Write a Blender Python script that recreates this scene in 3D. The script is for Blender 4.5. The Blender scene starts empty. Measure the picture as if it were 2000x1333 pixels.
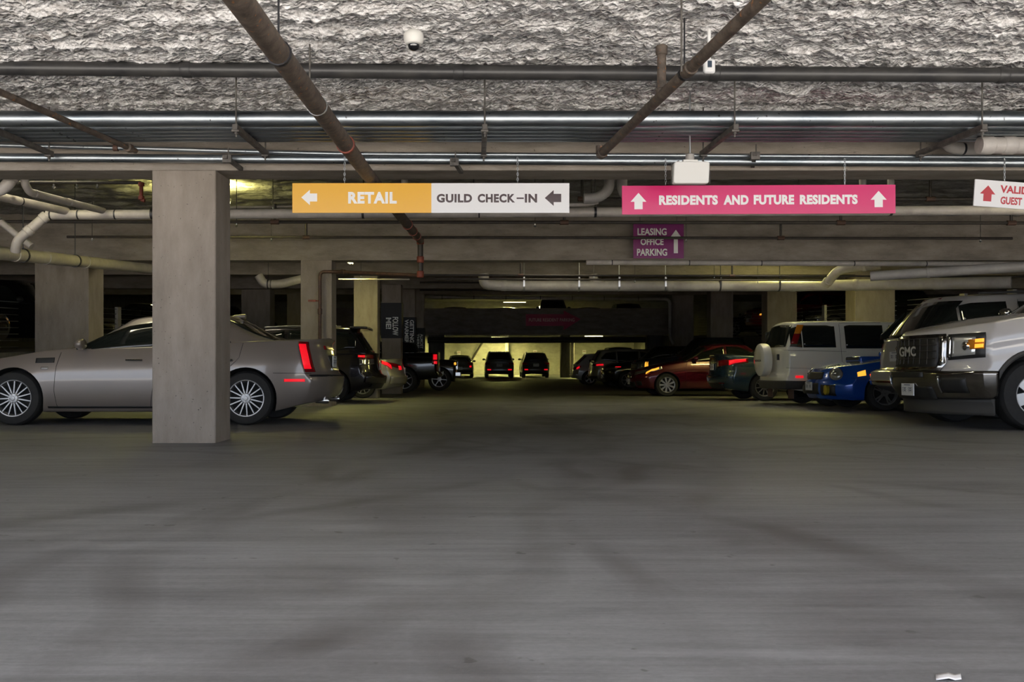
import bpy, bmesh, math, random
from mathutils import Vector, Matrix, noise
random.seed(7)
C = bpy.context.scene.collection
scene = bpy.context.scene
PI = math.pi

# ------------------------------------------------------------------ camera, world, sun, exposure
F, VX, VY, EYE = 1700.0, 930.0, 653.0, 0.68      # focal length (px), vanishing point (px), eye height (m)
cam_d = bpy.data.cameras.new('camera'); cam = bpy.data.objects.new('camera', cam_d); C.objects.link(cam)
cam.location = (0, 0, EYE); cam.rotation_euler = (PI/2, 0, 0)
cam_d.sensor_fit = 'HORIZONTAL'; cam_d.sensor_width = 36.0; cam_d.lens = 36.0*F/2000.0
cam_d.shift_x = (1000-VX)/2000.0; cam_d.shift_y = (VY-666.5)/2000.0
cam_d.clip_start = 0.05; cam_d.clip_end = 300
scene.camera = cam
W_ = bpy.data.worlds.new('world'); scene.world = W_; W_.use_nodes = True
bgn = W_.node_tree.nodes['Background']
bgn.inputs[0].default_value = (0.74, 0.84, 1.0, 1); bgn.inputs[1].default_value = 3.0
sun_d = bpy.data.lights.new('sun', 'SUN'); sun = bpy.data.objects.new('sun', sun_d); C.objects.link(sun)
sun_d.energy = 46; sun_d.color = (1.0, 0.93, 0.84); sun_d.angle = 0.01
sun.rotation_euler = (math.radians(22), math.radians(10), 0)
vs = scene.view_settings
vs.view_transform = 'Standard'; vs.look = 'None'; vs.exposure = 0.0; vs.gamma = 1.0; vs.use_curve_mapping = False
scene.cycles.use_denoising = True
scene.cycles.max_bounces = 8; scene.cycles.diffuse_bounces = 5; scene.cycles.glossy_bounces = 3
scene.cycles.caustics_reflective = False; scene.cycles.caustics_refractive = False
scene.cycles.sample_clamp_indirect = 6.0

# ------------------------------------------------------------------ helpers
def at(px, py, d):                                  # a photograph pixel at distance d -> metres
    return Vector(((px-VX)*d/F, d, EYE+(VY-py)*d/F))
def floor_z(y):
    if y < 38: return -0.0435*y
    if y < 58: return -0.0435*38 - 0.026*(y-38)
    return -0.0435*38 - 0.026*20
def lerp(a, b, t): return a+(b-a)*t
def pl(pts, x):                                     # piecewise-linear lookup
    if x <= pts[0][0]: return pts[0][1]
    for (a, b), (c, d) in zip(pts, pts[1:]):
        if x <= c: return b+(d-b)*(x-a)/(c-a) if c > a else d
    return pts[-1][1]
def spl(pts, x):                                    # smooth lookup (Catmull-Rom, monotone-ish)
    n = len(pts)
    if x <= pts[0][0]: return pts[0][1]
    if x >= pts[-1][0]: return pts[-1][1]
    for i in range(n-1):
        if x <= pts[i+1][0]: break
    x0, y0 = pts[i]; x1, y1 = pts[i+1]; h = x1-x0
    def sl(a, b): return (pts[b][1]-pts[a][1])/max(1e-6, pts[b][0]-pts[a][0])
    s = sl(i, i+1)
    def tang(k):
        if k == 0: return sl(0, 1)
        if k == n-1: return sl(n-2, n-1)
        a, b = sl(k-1, k), sl(k, k+1)
        return 0 if a*b <= 0 else 2*a*b/(a+b)
    m0, m1 = tang(i), tang(i+1); t = (x-x0)/h
    return (2*t**3-3*t*t+1)*y0+(t**3-2*t*t+t)*h*m0+(-2*t**3+3*t*t)*y1+(t**3-t*t)*h*m1

def mat(name, col, rough=0.6, metal=0.0, coat=0.0, emit=None, es=0.0, trans=0.0, spec=None):
    m = bpy.data.materials.new(name); m.use_nodes = True
    b = m.node_tree.nodes['Principled BSDF']
    b.inputs['Base Color'].default_value = (*col, 1); b.inputs['Roughness'].default_value = rough
    b.inputs['Metallic'].default_value = metal; b.inputs['Coat Weight'].default_value = coat
    b.inputs['Coat Roughness'].default_value = 0.06
    if spec is not None: b.inputs['Specular IOR Level'].default_value = spec
    if trans: b.inputs['Transmission Weight'].default_value = trans
    if emit: b.inputs['Emission Color'].default_value = (*emit, 1); b.inputs['Emission Strength'].default_value = es
    return m
def noisy(name, c0, c1, scale=6, rough=(0.6, 0.8), metal=0.0, stretch=(1, 1, 1), bump=0.0, bscale=60, detail=6, lo=0.35, hi=0.65, spots=None, sst=(1, 1, 1)):
    """two-tone procedural surface in object space, with fine bump"""
    m = bpy.data.materials.new(name); m.use_nodes = True
    nt = m.node_tree; N = nt.nodes; L = nt.links; b = N['Principled BSDF']
    tc = N.new('ShaderNodeTexCoord'); mp = N.new('ShaderNodeMapping'); mp.inputs['Scale'].default_value = stretch
    L.new(tc.outputs['Object'], mp.inputs['Vector'])
    n1 = N.new('ShaderNodeTexNoise'); n1.inputs['Scale'].default_value = scale; n1.inputs['Detail'].default_value = detail
    n1.inputs['Roughness'].default_value = 0.65
    L.new(mp.outputs[0], n1.inputs['Vector'])
    r = N.new('ShaderNodeValToRGB'); r.color_ramp.elements[0].position = lo; r.color_ramp.elements[1].position = hi
    r.color_ramp.elements[0].color = (*c0, 1); r.color_ramp.elements[1].color = (*c1, 1)
    L.new(n1.outputs['Fac'], r.inputs[0]); col = r.outputs[0]
    if spots:                                       # small dark pits / scuffs
        n3 = N.new('ShaderNodeTexNoise'); n3.inputs['Scale'].default_value = spots[0]; n3.inputs['Detail'].default_value = 3
        m3 = N.new('ShaderNodeMapping'); m3.inputs['Scale'].default_value = sst; L.new(tc.outputs['Object'], m3.inputs[0]); L.new(m3.outputs[0], n3.inputs['Vector'])
        r3 = N.new('ShaderNodeValToRGB'); r3.color_ramp.elements[0].position = spots[1]; r3.color_ramp.elements[1].position = spots[1]+0.05
        L.new(n3.outputs['Fac'], r3.inputs[0])
        mx = N.new('ShaderNodeMixRGB'); L.new(r3.outputs[0], mx.inputs[0]); L.new(col, mx.inputs[1]); mx.inputs[2].default_value = (*spots[2], 1)
        col = mx.outputs[0]
    L.new(col, b.inputs['Base Color'])
    mr = N.new('ShaderNodeMapRange'); mr.inputs['To Min'].default_value = rough[0]; mr.inputs['To Max'].default_value = rough[1]
    L.new(n1.outputs['Fac'], mr.inputs[0]); L.new(mr.outputs[0], b.inputs['Roughness'])
    b.inputs['Metallic'].default_value = metal
    if bump:
        n2 = N.new('ShaderNodeTexNoise'); n2.inputs['Scale'].default_value = bscale; n2.inputs['Detail'].default_value = 4
        L.new(mp.outputs[0], n2.inputs['Vector'])
        bp = N.new('ShaderNodeBump'); bp.inputs['Strength'].default_value = bump; bp.inputs['Distance'].default_value = 0.02
        L.new(n2.outputs['Fac'], bp.inputs['Height']); L.new(bp.outputs[0], b.inputs['Normal'])
    return m

class MB:
    """collects shapes (world or local metres), builds ONE mesh object"""
    def __init__(s): s.v = []; s.f = []
    def add(s, vs, fs):
        o = len(s.v); s.v += [tuple(v) for v in vs]; s.f += [tuple(i+o for i in f) for f in fs]; return s
    def box(s, x0, x1, y0, y1, z0, z1):
        v = [(x, y, z) for z in (z0, z1) for y in (y0, y1) for x in (x0, x1)]
        return s.add(v, [(0, 2, 3, 1), (4, 5, 7, 6), (0, 1, 5, 4), (2, 6, 7, 3), (0, 4, 6, 2), (1, 3, 7, 5)])
    def bar(s, a, b, w, h, up=(0, 0, 1)):           # a square bar from a to b
        a, b = Vector(a), Vector(b); d = (b-a).normalized(); up = Vector(up)
        if abs(d.dot(up)) > 0.98: up = Vector((1, 0, 0))
        r = d.cross(up).normalized()*w/2; u = r.cross(d).normalized()*h/2
        v = [a-r-u, a+r-u, a+r+u, a-r+u, b-r-u, b+r-u, b+r+u, b-r+u]
        return s.add(v, [(0, 3, 2, 1), (4, 5, 6, 7), (0, 1, 5, 4), (1, 2, 6, 5), (2, 3, 7, 6), (3, 0, 4, 7)])
    def tube(s, pts, r, n=14, cap=True):
        pts = [Vector(p) for p in pts]; m = len(pts); rs = r if isinstance(r, (list, tuple)) else [r]*m
        t0 = (pts[1]-pts[0]).normalized(); up = Vector((0, 0, 1)) if abs(t0.z) < 0.9 else Vector((1, 0, 0))
        nrm = t0.cross(up).normalized(); vs = []; prev = t0
        for i, p in enumerate(pts):
            t = ((pts[min(i+1, m-1)]-pts[i]).normalized()+(pts[i]-pts[max(i-1, 0)]).normalized())
            t = t.normalized() if t.length > 1e-6 else prev
            q = prev.rotation_difference(t); nrm = (q @ nrm); nrm = (nrm-t*nrm.dot(t)).normalized(); prev = t
            bn = t.cross(nrm)
            vs += [p+(nrm*math.cos(2*PI*k/n)+bn*math.sin(2*PI*k/n))*rs[i] for k in range(n)]
        fs = [(i*n+k, i*n+(k+1) % n, (i+1)*n+(k+1) % n, (i+1)*n+k) for i in range(m-1) for k in range(n)]
        if cap: fs += [tuple(range(n))[::-1], tuple(range((m-1)*n, m*n))]
        return s.add(vs, fs)
    def lathe(s, prof, n=24, axis='z', c=(0, 0, 0), cap=True):  # prof: (radius, height)
        vs = []
        for r, h in prof:
            for k in range(n):
                a = 2*PI*k/n; p = (r*math.cos(a), r*math.sin(a), h)
                p = {'z': p, 'y': (p[0], p[2], p[1]), 'x': (p[2], p[0], p[1])}[axis]
                vs.append((p[0]+c[0], p[1]+c[1], p[2]+c[2]))
        m = len(prof)
        fs = [(i*n+k, i*n+(k+1) % n, (i+1)*n+(k+1) % n, (i+1)*n+k) for i in range(m-1) for k in range(n)]
        if axis == 'y': fs = [f[::-1] for f in fs]
        if cap: fs += [tuple(range(n))[::-1], tuple(range((m-1)*n, m*n))]
        return s.add(vs, fs)
    def prism(s, poly, y0, y1, M=None):             # polygon in (x, z), extruded along y
        n = len(poly); v = [Vector((x, y0, z)) for x, z in poly]+[Vector((x, y1, z)) for x, z in poly]
        if M: v = [M @ p for p in v]
        return s.add(v, [tuple(range(n)), tuple(range(2*n-1, n-1, -1))]+[(i, i+n, (i+1) % n+n, (i+1) % n) for i in range(n)])
    def grid(s, rows, flip=False):                  # rows of points
        n = len(rows[0]); vs = [p for r in rows for p in r]
        fs = [(i*n+j, i*n+j+1, (i+1)*n+j+1, (i+1)*n+j) for i in range(len(rows)-1) for j in range(n-1)]
        return s.add(vs, [f[::-1] for f in fs] if flip else fs)
    def mesh(s, name, fix=True):
        me = bpy.data.meshes.new(name); me.from_pydata(s.v, [], s.f)
        if fix:
            bm = bmesh.new(); bm.from_mesh(me); bmesh.ops.recalc_face_normals(bm, faces=bm.faces); bm.to_mesh(me); bm.free()
        return me
    def build(s, name, m, parent=None, smooth=35, bevel=0, solid=0, fix=True):
        """world coordinates when the parent is an unrotated Empty; its location is subtracted"""
        if parent is not None and parent.get('_w'):
            l = parent.location; s.v = [(a-l.x, b-l.y, c-l.z) for a, b, c in s.v]
        me = s.mesh(name, fix); me.materials.append(m)
        if smooth:
            me.shade_smooth(); me.set_sharp_from_angle(angle=math.radians(smooth))
        o = bpy.data.objects.new(name, me); C.objects.link(o)
        if parent is not None: o.parent = parent
        if solid:
            q = o.modifiers.new('thick', 'SOLIDIFY'); q.thickness = solid; q.offset = -1
        if bevel:
            q = o.modifiers.new('round', 'BEVEL'); q.width = bevel; q.segments = 2; q.limit_method = 'ANGLE'
        return o
def fillet(pts, r, n=7):                            # rounds the corners of a polyline (pipe elbows)
    pts = [Vector(p) for p in pts]; out = [pts[0]]
    for a, b, c in zip(pts, pts[1:], pts[2:]):
        d1 = (a-b); d2 = (c-b); q = min(r, d1.length*0.48, d2.length*0.48)
        p1 = b+d1.normalized()*q; p2 = b+d2.normalized()*q
        out += [p1*(1-t)**2+b*2*t*(1-t)+p2*t*t for t in [i/n for i in range(n+1)]]
    return out+[pts[-1]]
def tag(o, label, cat, group=None):
    o['label'] = label; o['category'] = cat
    if group: o['group'] = group
    return o
def thing(name, label, cat, loc=(0, 0, 0), group=None):
    o = bpy.data.objects.new(name, None); C.objects.link(o); o.location = loc; o.empty_display_size = 0.1
    o['_w'] = 1; return tag(o, label, cat, group)
def struct(name, mb, m, smooth=0, **k):
    o = mb.build(name, m, None, smooth, **k); o['kind'] = 'structure'; return o
def text_mesh(txt, bold=0.0, spacing=1.0):
    cu = bpy.data.curves.new('t', 'FONT'); cu.body = txt; cu.size = 1; cu.offset = bold; cu.space_character = spacing
    cu.resolution_u = 4
    o = bpy.data.objects.new('t', cu); C.objects.link(o); bpy.context.view_layer.update()
    me = bpy.data.meshes.new_from_object(o.evaluated_get(bpy.context.evaluated_depsgraph_get()))
    v = [tuple(p.co) for p in me.vertices]; f = [tuple(p.vertices) for p in me.polygons]
    bpy.data.objects.remove(o); bpy.data.curves.remove(cu); bpy.data.meshes.remove(me)
    return v, f
def lettering(txt, x0, x1, z0, z1, y, m, parent, M=None, bold=0.02, rot=0, spacing=1.0, name='lettering', thick=0.002):
    """flat cut vinyl letters filling the box x0..x1, z0..z1, facing -y"""
    v, f = text_mesh(txt, bold, spacing)
    if rot: v = [(b, -a, c) for a, b, c in v]       # reads downwards
    xs = [a[0] for a in v]; ys = [a[1] for a in v]
    sx = (x1-x0)/(max(xs)-min(xs)); sz = (z1-z0)/(max(ys)-min(ys)); mx, my = min(xs), min(ys)
    pts = [Vector((x0+(a-mx)*sx, y, z0+(b-my)*sz)) for a, b, c in v]
    if M: pts = [M @ p for p in pts]
    mb = MB(); mb.add(pts, f)
    return mb.build(name, m, parent, 0, fix=False)
# ------------------------------------------------------------------ materials
def concrete(name, c0, c1, **k):
    a = dict(scale=3.2, rough=(0.75, 0.9), stretch=(1.6, 1.6, 0.5), bump=0.3, bscale=45, detail=9, lo=.32, hi=.68, spots=(42, 0.70, tuple(x*0.4 for x in c0)))
    a.update(k); return noisy(name, c0, c1, **a)
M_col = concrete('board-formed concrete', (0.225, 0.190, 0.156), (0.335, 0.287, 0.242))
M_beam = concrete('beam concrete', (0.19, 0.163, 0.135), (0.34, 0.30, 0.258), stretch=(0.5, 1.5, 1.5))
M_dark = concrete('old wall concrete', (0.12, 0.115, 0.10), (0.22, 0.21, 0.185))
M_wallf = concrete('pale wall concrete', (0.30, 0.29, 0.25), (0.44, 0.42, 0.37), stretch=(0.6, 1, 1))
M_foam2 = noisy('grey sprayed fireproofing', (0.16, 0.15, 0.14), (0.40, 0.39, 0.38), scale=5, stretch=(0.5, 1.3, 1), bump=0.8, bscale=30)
M_rust = noisy('rusty steel pipe', (0.045, 0.034, 0.027), (0.13, 0.10, 0.078), scale=14, rough=(0.55, 0.85), stretch=(1, 1, 1), bump=0.15, bscale=90, spots=(30, 0.64, (0.24, 0.10, 0.035)))
M_silver = noisy('galvanised conduit', (0.26, 0.295, 0.32), (0.42, 0.45, 0.47), scale=4, rough=(0.30, 0.46), metal=1.0, stretch=(0.6, 2, 2), spots=(24, 0.69, (0.10, 0.10, 0.10)))
M_blackpipe = noisy('black plastic pipe', (0.022, 0.022, 0.024), (0.05, 0.048, 0.046), scale=3, rough=(0.28, 0.5))
M_blacksteel = noisy('black steel pipe', (0.02, 0.017, 0.015), (0.05, 0.04, 0.033), scale=8, rough=(0.4, 0.65))
M_pvc = noisy('white plastic drain', (0.34, 0.31, 0.285), (0.49, 0.455, 0.42), scale=3, rough=(0.4, 0.55))
M_pvcgrey = noisy('grey plastic drain', (0.27, 0.25, 0.235), (0.40, 0.38, 0.35), scale=2, rough=(0.4, 0.55))
M_band = mat('dark clamp band', (0.05, 0.05, 0.055), 0.4, 0.7)
M_strut = noisy('strut channel', (0.06, 0.055, 0.05), (0.17, 0.155, 0.14), scale=12, rough=(0.5, 0.8), metal=0.4)
M_red = noisy('orange-red pipe coupling', (0.13, 0.022, 0.012), (0.26, 0.055, 0.03), scale=12, rough=(0.5, 0.7))
M_brownred = noisy('brown pipe fitting', (0.05, 0.026, 0.018), (0.10, 0.05, 0.034), scale=12, rough=(0.5, 0.7))
M_steel = mat('bright steel', (0.55, 0.56, 0.57), 0.3, 1.0)
M_white = mat('white enamel', (0.72, 0.71, 0.68), 0.45)
M_whitep = mat('white plastic', (0.8, 0.8, 0.8), 0.35)
M_lensblk = mat('smoked dome', (0.008, 0.008, 0.01), 0.06, 0, 1.0)
M_yel = mat('yellow sign face', (0.80, 0.42, 0.03), 0.28, 0, 0.3)
M_signw = mat('white sign face', (0.76, 0.755, 0.76), 0.28, 0, 0.3)
M_mag = mat('magenta sign face', (0.66, 0.018, 0.15), 0.28, 0, 0.3)
M_purp = mat('purple sign face', (0.22, 0.012, 0.16), 0.22, 0, 0.4)
M_letw = mat('white vinyl letters', (0.82, 0.81, 0.80), 0.4)
M_letb = mat('dark brown vinyl letters', (0.055, 0.030, 0.030), 0.25, 0, 0.5)
M_letr = mat('red vinyl letters', (0.45, 0.018, 0.03), 0.4)
M_banner = mat('black banner', (0.010, 0.010, 0.012), 0.6)
M_bantext = mat('pale banner letters', (0.85, 0.85, 0.8), 0.4)
M_crim = mat('crimson arrow board', (0.46, 0.02, 0.085), 0.5)
M_crimt = mat('faded pink letters', (0.85, 0.5, 0.5), 0.5)
M_tube = mat('fluorescent tube', (1, 1, 0.8), 0.5, emit=(1.0, 0.93, 0.45), es=14)

# sprayed foam: pale, shaggy, with brown-grey hollows of its own dirt
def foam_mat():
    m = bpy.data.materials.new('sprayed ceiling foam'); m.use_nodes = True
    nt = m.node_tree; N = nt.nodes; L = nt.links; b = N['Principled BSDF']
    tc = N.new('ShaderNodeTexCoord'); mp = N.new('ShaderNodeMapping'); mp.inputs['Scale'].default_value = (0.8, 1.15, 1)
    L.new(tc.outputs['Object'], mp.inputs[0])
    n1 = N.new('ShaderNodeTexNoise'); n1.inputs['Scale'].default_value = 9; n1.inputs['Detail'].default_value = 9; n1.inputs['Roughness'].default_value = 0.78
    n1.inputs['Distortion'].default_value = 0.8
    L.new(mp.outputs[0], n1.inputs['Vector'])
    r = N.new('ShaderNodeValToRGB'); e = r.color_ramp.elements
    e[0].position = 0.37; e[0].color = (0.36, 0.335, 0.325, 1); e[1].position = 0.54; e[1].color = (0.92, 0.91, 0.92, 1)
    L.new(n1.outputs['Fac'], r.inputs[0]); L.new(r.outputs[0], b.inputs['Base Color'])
    b.inputs['Roughness'].default_value = 0.95; b.inputs['Specular IOR Level'].default_value = 0.1
    v = N.new('ShaderNodeTexVoronoi'); v.inputs['Scale'].default_value = 34; L.new(mp.outputs[0], v.inputs['Vector'])
    n2 = N.new('ShaderNodeTexNoise'); n2.inputs['Scale'].default_value = 55; n2.inputs['Detail'].default_value = 6; L.new(mp.outputs[0], n2.inputs['Vector'])
    ad = N.new('ShaderNodeMath'); ad.operation = 'ADD'; L.new(v.outputs['Distance'], ad.inputs[0]); L.new(n2.outputs['Fac'], ad.inputs[1])
    bp = N.new('ShaderNodeBump'); bp.inputs['Strength'].default_value = 0.9; bp.inputs['Distance'].default_value = 0.03
    L.new(ad.outputs[0], bp.inputs['Height']); L.new(bp.outputs[0], b.inputs['Normal'])
    return m
M_foam = foam_mat()

def floor_mat():
    m = bpy.data.materials.new('worn concrete floor'); m.use_nodes = True
    nt = m.node_tree; N = nt.nodes; L = nt.links; b = N['Principled BSDF']
    tc = N.new('ShaderNodeTexCoord'); P = tc.outputs['Object']
    sx = N.new('ShaderNodeSeparateXYZ'); L.new(P, sx.inputs[0])
    def math_(op, a, b_=None, c=None):
        n = N.new('ShaderNodeMath'); n.operation = op
        for i, q in enumerate((a, b_, c)):
            if q is None: continue
            if isinstance(q, (int, float)): n.inputs[i].default_value = q
            else: L.new(q, n.inputs[i])
        return n.outputs[0]
    def nz(scale, detail, st=(1, 1, 1), dist=0.0, ro=0.5):
        mp = N.new('ShaderNodeMapping'); mp.inputs['Scale'].default_value = st; L.new(P, mp.inputs[0])
        n = N.new('ShaderNodeTexNoise'); n.inputs['Scale'].default_value = scale; n.inputs['Detail'].default_value = detail
        n.inputs['Distortion'].default_value = dist; n.inputs['Roughness'].default_value = ro; L.new(mp.outputs[0], n.inputs['Vector']); return n.outputs['Fac']
    big = nz(0.55, 5, (0.6, 1, 1), 0.5); mid = nz(3.0, 12, (0.28, 2.2, 1), 0.6, 0.68); fine = nz(70, 5, (0.6, 1, 1), 0, 0.7); strk = nz(9, 8, (0.12, 2.6, 1), 0.3, 0.7)
    val = math_('ADD', math_('MULTIPLY', big, 0.40), math_('ADD', math_('MULTIPLY', mid, 0.43), math_('ADD', math_('MULTIPLY', fine, 0.20), math_('MULTIPLY', math_('SUBTRACT', strk, 0.5), 0.32))))
    r = N.new('ShaderNodeValToRGB'); e = r.color_ramp.elements
    e[0].position = 0.36; e[0].color = (0.092, 0.092, 0.094, 1); e[1].position = 0.66; e[1].color = (0.245, 0.248, 0.256, 1)
    L.new(val, r.inputs[0])
    # swept rubber arcs left by turning cars: rings round (cx, cy) of radius R
    rings = [(-7.5, 9.5, 6.2), (-7.5, 9.5, 7.75), (-7.2, 10.2, 8.6), (-8.0, 9.0, 10.1), (9.0, 12.5, 8.2), (9.0, 12.5, 9.8), (9.6, 12.0, 7.0),
             (8.0, 15.5, 7.7), (-5.5, 1.0, 7.2), (-5.5, 1.0, 8.7), (7.5, 2.0, 7.5), (7.5, 2.0, 9.0), (12.0, 4.0, 11.6), (12.0, 4.0, 13.1), (-6.5, 15.5, 7.0), (-6.5, 15.5, 8.5)]
    acc = None; wob = math_('MULTIPLY', math_('SUBTRACT', nz(0.5, 2), 0.5), 1.2)
    for cx, cy, R in rings:
        dx = math_('SUBTRACT', sx.outputs[0], cx); dy = math_('SUBTRACT', sx.outputs[1], cy)
        dist = math_('SQRT', math_('ADD', math_('MULTIPLY', dx, dx), math_('MULTIPLY', dy, dy)))
        q = math_('ABSOLUTE', math_('ADD', math_('SUBTRACT', dist, R), wob))
        k = math_('MAXIMUM', math_('SUBTRACT', 1.0, math_('DIVIDE', q, 0.12)), 0.0)
        acc = k if acc is None else math_('MAXIMUM', acc, k)
    brk = N.new('ShaderNodeMapRange'); brk.inputs['From Min'].default_value = 0.38; brk.inputs['From Max'].default_value = 0.58
    L.new(nz(0.9, 4), brk.inputs[0])
    acc = math_('MULTIPLY', math_('MULTIPLY', math_('POWER', acc, 0.6), brk.outputs[0]), 0.38)
    # the two wheel lanes worn darker down the middle of the aisle
    lane = None
    for x0 in (-0.45, 1.0):
        q = math_('ABSOLUTE', math_('SUBTRACT', math_('ADD', sx.outputs[0], math_('MULTIPLY', wob, 0.35)), x0))
        k = math_('MAXIMUM', math_('SUBTRACT', 1.0, math_('DIVIDE', q, 0.6)), 0.0)
        lane = k if lane is None else math_('MAXIMUM', lane, k)
    acc = math_('MINIMUM', math_('ADD', acc, math_('MULTIPLY', math_('MULTIPLY', lane, brk.outputs[0]), 0.42)), 0.7)
    mx = N.new('ShaderNodeMixRGB'); L.new(acc, mx.inputs[0]); L.new(r.outputs[0], mx.inputs[1]); mx.inputs[2].default_value = (0.055, 0.05, 0.046, 1)
    # drips and spots
    sp = nz(9, 3); r3 = N.new('ShaderNodeValToRGB'); r3.color_ramp.elements[0].position = 0.70; r3.color_ramp.elements[1].position = 0.73
    L.new(sp, r3.inputs[0]); mx2 = N.new('ShaderNodeMixRGB'); L.new(math_('MULTIPLY', r3.outputs[0], 0.6), mx2.inputs[0]); L.new(mx.outputs[0], mx2.inputs[1]); mx2.inputs[2].default_value = (0.05, 0.046, 0.042, 1)
    L.new(mx2.outputs[0], b.inputs['Base Color'])
    mr = N.new('ShaderNodeMapRange'); mr.inputs['To Min'].default_value = 0.48; mr.inputs['To Max'].default_value = 0.72
    L.new(mid, mr.inputs[0]); L.new(mr.outputs[0], b.inputs['Roughness'])
    bp = N.new('ShaderNodeBump'); bp.inputs['Strength'].default_value = 0.12; bp.inputs['Distance'].default_value = 0.01
    L.new(fine, bp.inputs['Height']); L.new(bp.outputs[0], b.inputs['Normal'])
    return m
M_floor = floor_mat()
M_drive = noisy('sunlit driveway concrete', (0.42, 0.40, 0.37), (0.55, 0.53, 0.50), scale=2)

# ------------------------------------------------------------------ the building shell
XL, XR, YB = -22.0, 26.0, 66.0                       # outer walls
CEIL = EYE+2.45
ys = [0, 38, 58, YB]
mb = MB(); mb.grid([[(XL, y, floor_z(y)), (XR, y, floor_z(y))] for y in [-0.4]+ys])
struct('floor', mb, M_floor)
mb = MB(); mb.grid([[(-40, y, floor_z(-0.4)), (40, y, floor_z(-0.4))] for y in (-45, -0.4)])
o = struct('floor_driveway', mb, M_drive)
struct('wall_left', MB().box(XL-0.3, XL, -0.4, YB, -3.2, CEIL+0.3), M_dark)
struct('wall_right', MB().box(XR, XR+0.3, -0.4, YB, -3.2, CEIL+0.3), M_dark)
struct('wall_back', MB().box(XL, XR, YB, YB+0.3, -3.2, CEIL+0.3), M_wallf)
mb = MB(); mb.box(XL, -15, -0.7, -0.4, -0.2, CEIL+0.3); mb.box(17, XR, -0.7, -0.4, -0.2, CEIL+0.3)
struct('wall_front', mb, M_dark)
# rough sprayed ceiling of the entrance bay: real lumps, ridges run across the aisle
def foam_patch(x0, x1, y0, y1, z, nx, ny, amp, seed):
    rows = []
    for j in range(ny+1):
        y = lerp(y0, y1, j/ny); row = []
        for i in range(nx+1):
            x = lerp(x0, x1, i/nx)
            a = noise.fractal(Vector((x*0.7+seed, y*2.1, seed)), 0.9, 2.1, 3)
            rdg = 1-abs(noise.noise(Vector((x*0.85+3, y*3.4+0.8*a, seed+5))))*2
            fn = noise.fractal(Vector((x*7, y*8, seed+9)), 0.8, 2.0, 3)
            gr = 1-min(1, noise.voronoi(Vector((x*14+fn, y*16, seed)))[0][0]*1.25)
            lump = max(0, noise.noise(Vector((x*1.3+40, y*2.0, seed+20)))-0.42)*1.4
            row.append((x, y, z-amp*(0.25*a+0.34*max(0, rdg)+0.19*fn+0.26*gr+lump)))
        rows.append(row)
    return rows
mb = MB(); mb.grid(foam_patch(-6.2, 7.2, 2.6, 8.34, EYE+2.16, 760, 420, 0.13, 1.0))
mb.add([(x, y, EYE+2.12) for y in (-0.4, 2.6) for x in (XL, XR)], [(0, 1, 3, 2)])
mb.add([(x, y, EYE+2.12) for y in (2.6, 8.34) for x in (XL, -6.2)], [(0, 1, 3, 2)])
mb.add([(x, y, EYE+2.12) for y in (2.6, 8.34) for x in (7.2, XR)], [(0, 1, 3, 2)])
struct('ceiling', mb, M_foam, smooth=180, fix=False)
struct('ceiling_slab', MB().box(XL-0.3, XR+0.3, -0.7, 8.34, EYE+2.2, CEIL+0.6), M_dark)
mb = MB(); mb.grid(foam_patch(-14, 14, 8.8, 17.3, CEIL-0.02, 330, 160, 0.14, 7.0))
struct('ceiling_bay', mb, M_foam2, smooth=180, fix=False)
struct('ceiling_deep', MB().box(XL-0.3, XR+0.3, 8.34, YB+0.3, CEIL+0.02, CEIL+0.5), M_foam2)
# raised parking decks either side of the ramp and the deck over its far end
DL, DR, DF = EYE-0.35, EYE-0.10, EYE+0.22
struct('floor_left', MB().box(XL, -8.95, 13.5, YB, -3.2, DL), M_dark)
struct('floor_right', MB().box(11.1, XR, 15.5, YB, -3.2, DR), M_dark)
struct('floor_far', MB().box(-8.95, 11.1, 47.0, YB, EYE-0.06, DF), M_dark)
tag(MB().box(-8.95, 10.52, 46.7, 46.98, EYE-0.06, EYE+1.39).build('concrete_parapet', M_beam), 'long dark concrete parapet across the far end carrying the crimson arrow', 'parapet')

def beam(y, x0, x1, z0, depth, z1, label):
    return tag(MB().box(x0, x1, y, y+depth, EYE+z0, z1).build('concrete_beam', M_beam, bevel=0.012), label, 'beam')
beam(8.32, XL, XR, 1.566, 0.5, CEIL+0.02, 'nearest concrete ceiling beam, running above the yellow and magenta signs')
beam(17.25, XL, XR, 1.462, 0.55, CEIL+0.02, 'second concrete ceiling beam, behind the small purple sign')
beam(22.6, XL, XR, 1.545, 0.55, CEIL+0.02, 'third concrete ceiling beam, low and yellow lit, behind the long grey drain')
beam(29.6, XL, XR, 1.55, 0.5, CEIL+0.02, 'dark fourth ceiling beam deep above the aisle')
beam(38.5, XL, XR, 1.75, 0.5, CEIL+0.02, 'dark farthest ceiling beam in front of the arrow parapet')

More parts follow.
